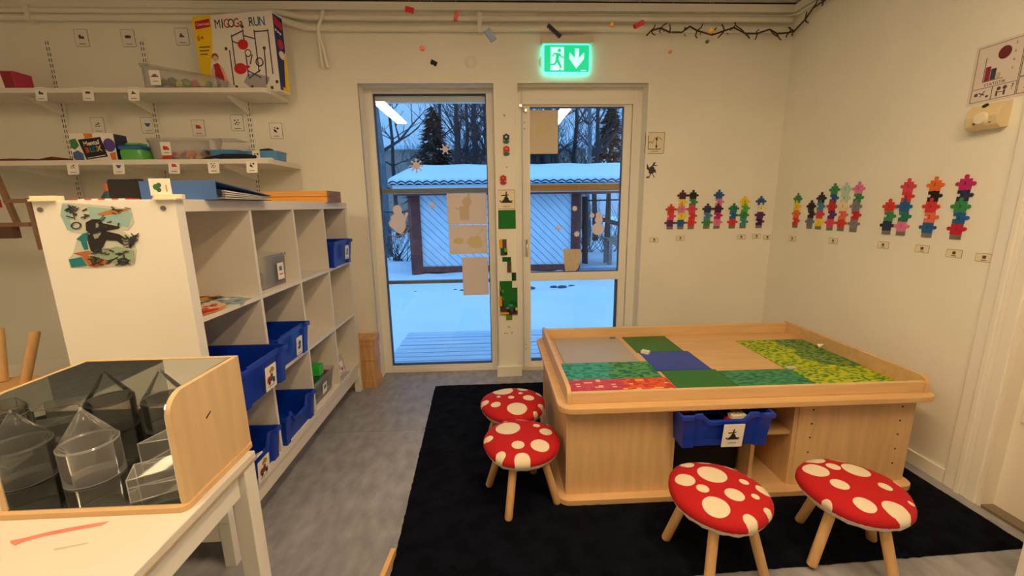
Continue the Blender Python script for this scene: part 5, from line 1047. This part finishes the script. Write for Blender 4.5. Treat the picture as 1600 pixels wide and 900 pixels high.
def piece(c_, par):
    k = (c_, par)
    if k not in PZ:
        w_ = .023; pts = [(-w_, 0), (w_, 0)]
        def knob(cx, cy_, r, a0): return [(cx+r*math.cos(a0+PI*.28+k_*PI*1.44/6), cy_+r*math.sin(a0+PI*.28+k_*PI*1.44/6)) for k_ in range(7)]
        pts = [(-w_, 0), (w_, 0), (w_, .020)]+knob(w_+.008, .026, .0085, -PI)+[(w_, .032), (w_, .047), (.006, .047)]+knob(0, .056, .009, -PI/2)+[(-.006, .047), (-w_, .047)]
        if par: pts += [(-w_, .032)]+knob(-w_-.008, .026, .0085, 0)+[(-w_, .020)]
        else: pts += [(-w_, .032), (-w_+.010, .034), (-w_+.014, .026), (-w_+.010, .019), (-w_, .020)]
        mb = MB(); mb.prism(pts, 0, .004, ((0, 0, 0), (1, 0, 0), (0, 0, 1))); o = mb.build('puzzle_piece', flatc(*COL[c_], .45), loc=(0, 0, 0)); PZ[k] = o.data; return o
    o = bpy.data.objects.new('puzzle_piece', PZ[k]); C.objects.link(o); return o
DIG = {}
def digit(s):
    if s not in DIG:
        cu = bpy.data.curves.new('number', 'FONT'); cu.body = s; cu.size = .022; cu.align_x = 'CENTER'; cu.align_y = 'CENTER'; cu.resolution_u = 1
        t = bpy.data.objects.new('number', cu); C.objects.link(t); dg = bpy.context.evaluated_depsgraph_get(); me = bpy.data.meshes.new_from_object(t.evaluated_get(dg)); bpy.data.objects.remove(t); bpy.data.curves.remove(cu); me.transform(Matrix.Rotation(PI/2, 4, 'X')); me.materials.clear(); me.materials.append(flatc(20, 18, 24)); DIG[s] = me
    return DIG[s]
def tower(label, x, y, side, cols_, base=(120, 116, 112), z0=1.088):
    t = thing('puzzle_tower', label, 'puzzle', (x, y, z0), 'puzzle towers on the walls')
    t.rotation_euler.z = -PI/2 if side else 0
    mb = MB(); mb.box(-.022, .022, -.004, 0, -.002, .020); b0 = mb.build('base_strip', flatc(*base), loc=(0, 0, 0)); b0.parent = t
    for i, c_ in enumerate(cols_):
        o = piece(c_, (i+len(cols_)) % 2); o.parent = t; o.location = ((.0015*math.sin(i*2.1+x*9)), -.0005-.0012*((i*7) % 3), .018+i*.048)
        d = bpy.data.objects.new('number', digit(str(i+1))); C.objects.link(d); d.parent = o; d.location = (0, -.0046, .026)
for (x, cs, lab) in ((1.269, 'pu pr re', 'three-piece puzzle tower nearest the glass door, red on top'), (1.347, 'bl ye pi ye dp', 'five-piece puzzle tower with yellow pieces and plum top'), (1.424, 're re pr gr bk', 'five-piece puzzle tower of reds, green and black on the back wall'), (1.538, 'gr lb na', 'three-piece puzzle tower green, light blue and navy'), (1.614, 'pi mg dp pi bl', 'five-piece puzzle tower of pinks with blue top on the back wall'), (1.728, 're bl tg', 'three-piece puzzle tower red, blue, dark green from the bottom'), (1.808, 'tl gr lg ye', 'four-piece puzzle tower of greens with yellow top'), (1.928, 'dp pu cm bl', 'four-piece puzzle tower of purples with blue top by the room corner')): tower(lab, x, YW, 0, [c.strip() for c in cs.split()])
for (y, cs, lab) in ((2.709, 're or_ ye gr', 'four-piece puzzle tower orange and yellow with green top by the room corner'), (2.580, 'gb bk bk', 'three-piece puzzle tower grey blue with two black pieces'), (2.508, 'ye pr lb bk', 'four-piece puzzle tower with yellow foot and black top'), (2.418, 'pr pu cr bl gr', 'five-piece puzzle tower pink, purple, red, blue and green'), (2.338, 're sa cm mi mi', 'five-piece puzzle tower red at the foot with pale mint top'), (2.252, 'gy cr gy gr pi', 'five-piece puzzle tower with grey pieces and pink top'), (2.052, 'na gr re', 'three-piece puzzle tower navy, green and red on the right wall'), (1.975, 'pi tg bl re pr', 'five-piece puzzle tower with teal and blue between pinks and red'), (1.85, 'bl sa re bk or_', 'five-piece puzzle tower with orange top over black on the right wall'), (1.727, 'cr bl gr na mg', 'five-piece puzzle tower furthest right, magenta on top')): tower(lab, XR, y, 1, [c.strip() for c in cs.split()], z0=1.10)
def lab_card(F, label):
    t = thing('name_card', label, 'card', F[0], 'small cards under the puzzle towers'); flat('border', [rrect(.064, .036, .003, 2)], flatc(110, 100, 84), t, F, 0, .0008); flat('sheet', [rrect(.061, .033, .002, 2)], mat('cream_card', srgb(234, 222, 196), .5), t, F, .0008, .0013)
    pic(t, F, [rect(.013, .013, 0, .003), rect(.02, .003, 0, -.010)], flatc(84, 78, 72), h=.0013)
for k, (x, z) in enumerate(((1.161, 1.012), (1.354, 1.020), (1.807, 1.022), (1.921, 1.026), (2.004, 1.016))): lab_card(BACK(x, z), ['little card on the back wall nearest the glass door', 'little card under the yellow and plum puzzle tower', 'little card under the green and yellow puzzle tower', 'little card under the purple puzzle tower', 'little card in the corner at the end of the back wall'][k])
for k, (y, z) in enumerate(((2.72, 1.023), (2.379, 1.036), (2.058, 1.041), (1.859, 1.042), (1.72, 1.036), (1.605, 1.031))): lab_card(SIDE(y, z), ['little card under the orange and yellow puzzle tower', 'little card under the pale mint puzzle tower', 'little card under the navy, green and red puzzle tower', 'little card left of the two rightmost cards', 'little card second from the door casing', 'little card right beside the door casing'][k])
# poster and motion sensor
po = thing('statistics_poster', 'laminated poster headed STATISTIK high on the right wall', 'poster', (XR, 1.6, 1.66)); FP = SIDE(1.785, 1.655)
flat('sheet', [[(0, 0), (.46, 0), (.46, .232), (0, .232)]], mat('poster_sheet', srgb(226, 214, 208), .3), po, FP, 0, .001)
LN = flatc(120, 108, 108); fr = lambda x0, y0, x1, y1: [bar(x0, y0, x1, y0, .0022), bar(x1, y0, x1, y1, .0022), bar(x1, y1, x0, y1, .0022), bar(x0, y1, x0, y0, .0022)]
flat('frame_lines', fr(.012, .062, .165, .222)+fr(.012, .012, .085, .062)+fr(.085, .012, .165, .062)+fr(.17, .075, .44, .222)+fr(.17, .012, .30, .072), LN, po, FP, .001, .0014)
flat('bars_red', [rect(.018, .055, .058, .115)], flatc(150, 40, 60), po, FP, .001, .0016); flat('bars_dark', [rect(.018, .042, .078, .110)], flatc(60, 64, 84), po, FP, .001, .0016); flat('bars_pale', [rect(.014, .02, .096, .1)], flatc(200, 180, 150), po, FP, .001, .0016); flat('axis', [bar(.045, .085, .045, .18, .002), bar(.045, .087, .115, .087, .002)], BLACK, po, FP, .001, .0015)
flat('pie', [disc(.022, .105, .182, 16, 1.1)], flatc(110, 34, 40), po, FP, .001, .0016)
for k, ch in enumerate('5245'): text('lettering', ch, .014, GREYI, po, shift(FP, .140, .205-.030*k), .0014)
text('lettering', 'STATISTIK', .017, flatc(90, 80, 84), po, shift(FP, .09, .072), .0014, .0004, .95)
flat('small_pictures', [rect(.012, .012, .03, .04), bar(.04, .045, .06, .035, .004), bar(.045, .03, .06, .05, .003), disc(.005, .07, .028), disc(.007, .108, .048), disc(.007, .128, .048), bar(.103, .04, .103, .02, .006), bar(.128, .04, .128, .02, .006), bar(.108, .034, .124, .034, .003)], flatc(90, 70, 84), po, FP, .001, .0016); text('lettering', '?', .030, flatc(80, 70, 74), po, shift(FP, .152, .045), .0014)
flat('more_pictures', [disc(.016, .205, .14), rect(.03, .012, .21, .11), bar(.19, .03, .235, .05, .004), disc(.007, .215, .045), disc(.007, .25, .045), bar(.225, .06, .28, .055, .004)], flatc(100, 70, 74), po, FP, .001, .0016)
sn = thing('motion_sensor', 'cream wall sensor with round button under the STATISTIK poster', 'sensor', (XR, 1.67, 1.54))
SEN = mat('sensor_cream', srgb(226, 208, 164), .4)
pr = [(0, 1.548), (.034, 1.546), (.048, 1.562), (.054, 1.595), (.048, 1.625), (.032, 1.645), (0, 1.65)]
MB().prism([(-p[0], p[1]) for p in pr], -1.735, -1.618, ((XR, 0, 0), (1, 0, 0), (0, 0, 1))).build('housing', SEN, sn, bevel=.004)
bt = bmesh.new(); q = MB(); q.b.free(); q.b = bt; q.tube([(XR-.050, 1.675, 1.59), (XR-.062, 1.675, 1.59)], [.026, .021], 20); q.build('button', IVORY, sn, smooth=True)
q = MB(); q.tube([(XR-.036, 1.68, 1.637), (XR-.040, 1.68, 1.641)], .010, 14); q.build('lens_slot', BLACK, sn)
for y_, x_ in ((1.645, .042), (1.64, .038), (1.70, .044)): q = MB(); q.tube([(XR-x_, y_, 1.572), (XR-x_-.008, y_, 1.572)], .005, 8); q.build('rivet', SCREWD, sn)
# ------------------------------------------------------------------ things hanging from the ceiling on threads
THR = mat('thread', (.75, .72, .66), .8)
def hang(label, x, z, kind, c_, sz=(.032, .016, .012), rot=(0, 0, 0), y=2.3):
    t = thing('hanging_toy', label, 'toy', (x, y, z))
    MB().tube([(x, y, z+.008), (x+.003, y, 2.545)], .0006, 4).build('thread', THR, t)
    if kind == 'ball':
        b = bmesh.new(); bmesh.ops.create_icosphere(b, subdivisions=2, radius=sz[0]); bmesh.ops.translate(b, vec=(x, y, z), verts=b.verts); q = MB(); q.b.free(); q.b = b; q.build('ball', flatc(*c_, .4), t, smooth=True)
    else:
        from mathutils import Euler
        M = Matrix.Translation((x, y, z)) @ Euler(rot).to_matrix().to_4x4(); q = MB(M); q.box(-sz[0]/2, sz[0]/2, -sz[1]/2, sz[1]/2, -sz[2]/2, sz[2]/2, bev=.001)
        nx = max(1, round(sz[0]/.014))
        for i in range(nx):
            for j in (-1, 1): q.tube([((i-(nx-1)/2)*sz[0]/nx, j*sz[1]*.24, -sz[2]/2), ((i-(nx-1)/2)*sz[0]/nx, j*sz[1]*.24, -sz[2]/2-.003)], .0042, 8)
        q.build('brick', flatc(*c_, .35), t)
hang('red brick hanging above the cord, leftmost of the hanging bricks', -.394, 2.234, 'b', (190, 20, 30), (.042, .03, .022), (.3, .15, .2)); hang('small red brick hanging on edge near the middle of the ceiling line', -.163, 2.207, 'b', (190, 18, 24), (.016, .03, .044), (.2, .2, .3)); hang('grey blue studded plate hanging left of the exit sign', .005, 2.12, 'b', (110, 134, 164), (.062, .034, .012), (1.4, .95, 0)); hang('dark navy long brick hanging above the exit sign', .331, 2.141, 'b', (34, 32, 54), (.086, .022, .018), (.4, .62, .2)); hang('red long brick hanging right of the exit sign', .767, 2.173, 'b', (190, 24, 34), (.056, .022, .018), (.3, -.5, .2))
hang('orange bead hanging below the pipe', -.341, 2.057, 'ball', (240, 120, 84), (.013,)); hang('black brick hanging lowest, above the left glass pane', -.286, 1.991, 'b', (24, 20, 24), (.032, .02, .02), (.3, .4, .2)); hang('amber bead hanging before the lower pipe, right of the exit sign', .627, 2.169, 'ball', (226, 160, 50), (.012,)); hang('orange bead hanging lowest on the right', .939, 2.044, 'ball', (226, 120, 60), (.010,)); hang('green bead hanging below the twig garland', 1.132, 2.093, 'ball', (60, 110, 50), (.010,)); hang('yellow bead hanging before the twig garland', 1.15, 2.144, 'ball', (226, 180, 70), (.014,))
# twig light garland
gl2 = MB(); R2 = random.Random(6); pts = []
base = [(1.01, 2.868, 2.33), (1.04, 2.868, 2.36), (1.10, 2.868, 2.375), (1.16, 2.868, 2.35), (1.24, 2.868, 2.35), (1.29, 2.868, 2.385), (1.34, 2.868, 2.36), (1.44, 2.868, 2.335), (1.52, 2.868, 2.36), (1.58, 2.868, 2.38), (1.66, 2.868, 2.345), (1.74, 2.868, 2.345), (1.82, 2.868, 2.37), (1.87, 2.868, 2.345), (1.95, 2.868, 2.35), (1.985, 2.865, 2.36), (2.0, 2.80, 2.40), (2.0, 2.74, 2.44), (1.995, 2.65, 2.44), (1.995, 2.5, 2.46), (1.995, 2.3, 2.47), (1.995, 1.9, 2.47)]
gt = thing('twig_garland', 'dark brown twig light garland along the pipe in the right corner', 'garland', (1.5, 2.86, 2.33))
gl2.tube(base, .0055, 6); TW = mat('twig_dark', srgb(74, 52, 36), .8)
for k in range(1, len(base)-1):
    p = Vector(base[k])
    for s_ in (1, -1):
        if R2.random() < .8:
            d = Vector((R2.uniform(-.05, .05), 0, s_*R2.uniform(.015, .05))) if p.x < 1.99 else Vector((0, R2.uniform(-.05, .05), s_*R2.uniform(.02, .04))); gl2.tube([p, p+d*.6, p+d+Vector((R2.uniform(-.02, .02) if p.x < 1.99 else 0, 0, .004))], [.0045, .004, .0035], 5)
gl2.build('cable', TW, gt)
bl_ = MB()
for k in range(2, 18, 2): p = base[k]; bl_.tube([(p[0]+.02, p[1], p[2]-.012), (p[0]+.026, p[1], p[2]-.024)], [.004, .002], 6)
tag(bl_.build('bulbs', flatc(120, 96, 60), gt), kind='stuff')

# ================================================================== WHITE TABLE WITH MIRROR BOX
TZ = .60
wt = thing('white_table', 'white low table in the left foreground with a pink paint mark', 'table', (-1.5, .6, 0))
TOP = mat('table_top_white', (.72, .69, .63), .35, var=.02, vscale=6)
MB().box(-2.3, -.69, -.1, 1.085, TZ-.022, TZ, bev=.003).build('table_top', TOP, wt); MB().box(-2.302, -.6885, -.102, 1.087, TZ-.026, TZ-.019).build('edge_band', mat('edge_grey', srgb(176, 160, 136), .5), wt)
for x, y in ((-.716, 1.055), (-2.24, 1.055), (-.716, -.04), (-2.24, -.04)): MB().box(x-.024, x+.024, y-.024, y+.024, 0, TZ-.026, bev=.003).build('leg', WHITE, wt)
for x0, x1, y0, y1 in ((-2.2, -.75, 1.045, 1.065), (-2.2, -.80, -.05, -.03), (-.726, -.706, 0, 1.02), (-2.25, -2.23, 0, 1.0)): MB().box(x0, x1, y0, y1, TZ-.10, TZ-.026).build('apron', WHITE, wt)
PM = mat('pink_paint', srgb(226, 130, 112), .6, var=.2, vscale=30)
flat('paint_mark', [[(-1.02, .782), (-1.0, .787), (-.97, .80), (-.93, .812), (-.885, .822), (-.86, .826), (-.865, .814), (-.91, .803), (-.96, .79), (-.985, .778), (-.995, .768), (-1.01, .774)]], PM, wt, FLAT(0, 0, TZ), 0, .0004)
flat('grey_mark', [[(-.905, .755), (-.85, .768), (-.848, .764), (-.90, .750)]], mat('grey_mark', (.55, .5, .42), .6), wt, FLAT(0, 0, TZ), 0, .0004)
mx = thing('mirror_box', 'birch box with mirrored inner walls standing on the white table', 'mirror box', (-.92, .97, TZ))
MIR = mat('mirror_glass', (.50, .52, .51), .015, metal=1)
BX0, BX1, BY0, BY1, BZ = -1.113, -.712, .842, 1.108, .875
MB().prism(rr(BX0-.01, BX1+.006, BY0, BY1+.006, .018), TZ, TZ+.014, FZ).build('base_board', BEDGE, mx, bevel=.002)
MB().box(BX0+.012, BX1-.013, BY0+.012, BY1-.014, TZ+.014, TZ+.016).build('floor_mirror', mat('mirror_floor', (.36, .37, .36), .02, metal=1), mx)
MB().box(BX0, BX1, BY1-.012, BY1, TZ+.014, BZ).build('back_panel', mat('box_veneer', srgb(214, 184, 140), .45, var=.08, vscale=5, stretch=(8, 8, .7)), mx); MB().box(BX0+.012, BX1-.012, BY1-.0145, BY1-.012, TZ+.016, BZ-.001).build('back_mirror', MIR, mx)
def sidep(y0, y1, r): return [(y0+.0, TZ+.014), (y1, TZ+.014), (y1, BZ)]+[(y0+r-r*math.sin(k*PI/2/8), BZ-r+r*math.cos(k*PI/2/8)) for k in range(9)]
YZ = ((0, 0, 0), (0, 1, 0), (0, 0, 1))
MB().prism(sidep(BY0+.012, BY1-.012, .05), BX1-.012, BX1, YZ).build('right_panel', mat('box_veneer', srgb(214, 184, 140), .45, var=.08, vscale=5, stretch=(8, 8, .7)), mx, bevel=.002); MB().prism(sidep(BY0+.014, BY1-.014, .05), BX1-.0145, BX1-.012, YZ).build('right_mirror', MIR, mx)
MB().prism(sidep(BY0+.012, BY1-.012, .05), BX0, BX0+.012, YZ).build('left_panel', mat('box_veneer', srgb(214, 184, 140), .45, var=.08, vscale=5, stretch=(8, 8, .7)), mx, bevel=.002); MB().prism(sidep(BY0+.014, BY1-.014, .05), BX0+.012, BX0+.0145, YZ).build('left_mirror', MIR, mx)
flat('pencil_mark', [bar(0, 0, .018, .010, .004)], BLACK, mx, ((BX1, .955, .77), (0, 1, 0), (0, 0, 1)), 0, .0004)
GZ = TZ+.0165
def solid_lathe(name, label, prof, x, y, z=GZ, n=40):
    return tag(MB().lathe(prof, (x, y, z), n).build(name, PLAST, smooth=True), label, 'solid')
RIM = mat('plastic_rim', (.86, .87, .88), .25)
RIM = clear('plastic_rim_clear', haze=.35, rough=.1, edge=.5)
cyl = lambda r, h: [(0, .002), (r-.002, .002), (r-.002, h), (r, h), (r, 0), (0, 0)]
con = lambda r, h: [(0, 0), (r, 0), (r, .0018), (.002, h), (0, h)]
def torus(r, t, x, y, z): return MB().lathe([(r+t*math.cos(a), t*math.sin(a)) for a in [k*PI/3 for k in range(7)]], (x, y, z), 48)
def stack(x, y, r, h, hc, where):
    o = solid_lathe('clear_cylinder', 'clear plastic cylinder standing '+where, cyl(r, h), x, y)
    for z in (GZ+.002, GZ+h): torus(r-.001, .0014, x, y, z).build('rim', RIM, o, smooth=True)
    if hc:
        c = solid_lathe('clear_cone', 'clear plastic cone on top of the cylinder '+where, con(r, hc), x, y, GZ+h+.002)
        torus(r-.001, .0014, x, y, GZ+h+.0034).build('rim', RIM, c, smooth=True); MB().lathe([(0, 0), (.004, -.006), (.0045, -.002), (0, .004)], (x, y, GZ+h+.002+hc), 10).build('tip', RIM, c, smooth=True)
stack(-1.017, .972, .058, .091, .090, 'at the left of the mirror box')
stack(-.80, 1.035, .034, .085, 0, 'at the back right of the mirror box')
def hollow_prism(name, label, pts, h, x, y, rz):
    R = Matrix.Translation((x, y, GZ)) @ Matrix.Rotation(rz, 4, 'Z'); q = MB(R); q.prism(pts, 0, h, FLAT(0, 0, 0)); o = q.build(name, PLAST); return tag(o, label, 'solid')
def edged(name, label, pts, h, x, y, rz):
    R = Matrix.Translation((x, y, GZ)) @ Matrix.Rotation(rz, 4, 'Z'); o = hollow_prism(name, label, pts, h, x, y, rz); q = MB(R)
    n = len(pts)
    for a in range(n):
        p, p2 = pts[a], pts[(a+1) % n]
        for z in (.001, h): q.tube([(p[0], p[1], z), (p2[0], p2[1], z)], .0012, 5)
        q.tube([(p[0], p[1], 0), (p[0], p[1], h)], .0012, 5)
    q.build('edges', RIM, o)
edged('clear_cuboid', 'clear plastic cuboid at the right front of the mirror box', rect(.10, .07), .058, -.812, .915, .5)
edged('clear_prism', 'clear plastic triangular prism behind the cylinder in the mirror box', [(-.04, -.025), (.04, -.025), (0, .035)], .06, -.905, 1.045, .3)
# low table at the left wall with the upturned stool
T2 = .50
lt = thing('low_table', 'white low table by the left wall carrying the upturned stool', 'table', (-2.2, 1.75, 0))
MT = Matrix.Translation((-2.30, 1.75, 0)) @ Matrix.Rotation(.42, 4, 'Z')
MB(MT).box(-.55, .36, -.36, .42, T2-.025, T2, bev=.003).build('table_top', TOP, lt)
for x, y in ((-.5, -.31), (.31, -.31), (-.5, .37), (.31, .37)): MB(MT).box(x-.022, x+.022, y-.022, y+.022, 0, T2-.025).build('leg', WHITE, lt)
us = stool(5, -2.02, 1.62, .3, 'upturned red mushroom stool, legs up, on the low table at the left', 5)
us.location = (-2.02, 1.62, T2+.292); us.rotation_euler = (PI, 0, .0)
us2 = stool(6, -2.36, 1.66, .9, 'second upturned mushroom stool at the left picture edge', 6)
us2.location = (-2.37, 1.60, T2+.292); us2.rotation_euler = (PI, 0, .0)
# bits at the lower picture edge
tag(MB(Matrix.Translation((-.41, 1.20, 0)) @ Matrix.Rotation(-.10, 4, 'Z')).box(-.009, .009, -.35, .125, .0, .03, bev=.001).build('wooden_batten', LEGW), 'pale wooden batten lying along the left edge of the rug', 'batten')
wc = thing('white_cabinet', 'white cabinet corner at the lower right picture edge', 'cabinet', (1.84, .9, 0))
MB().box(1.672, 2.0, .72, 1.056, .03, .5, bev=.003).build('carcass', WHITE, wc); MB().box(1.685, 1.99, .74, 1.045, 0, .03).build('plinth', WHITE, wc)
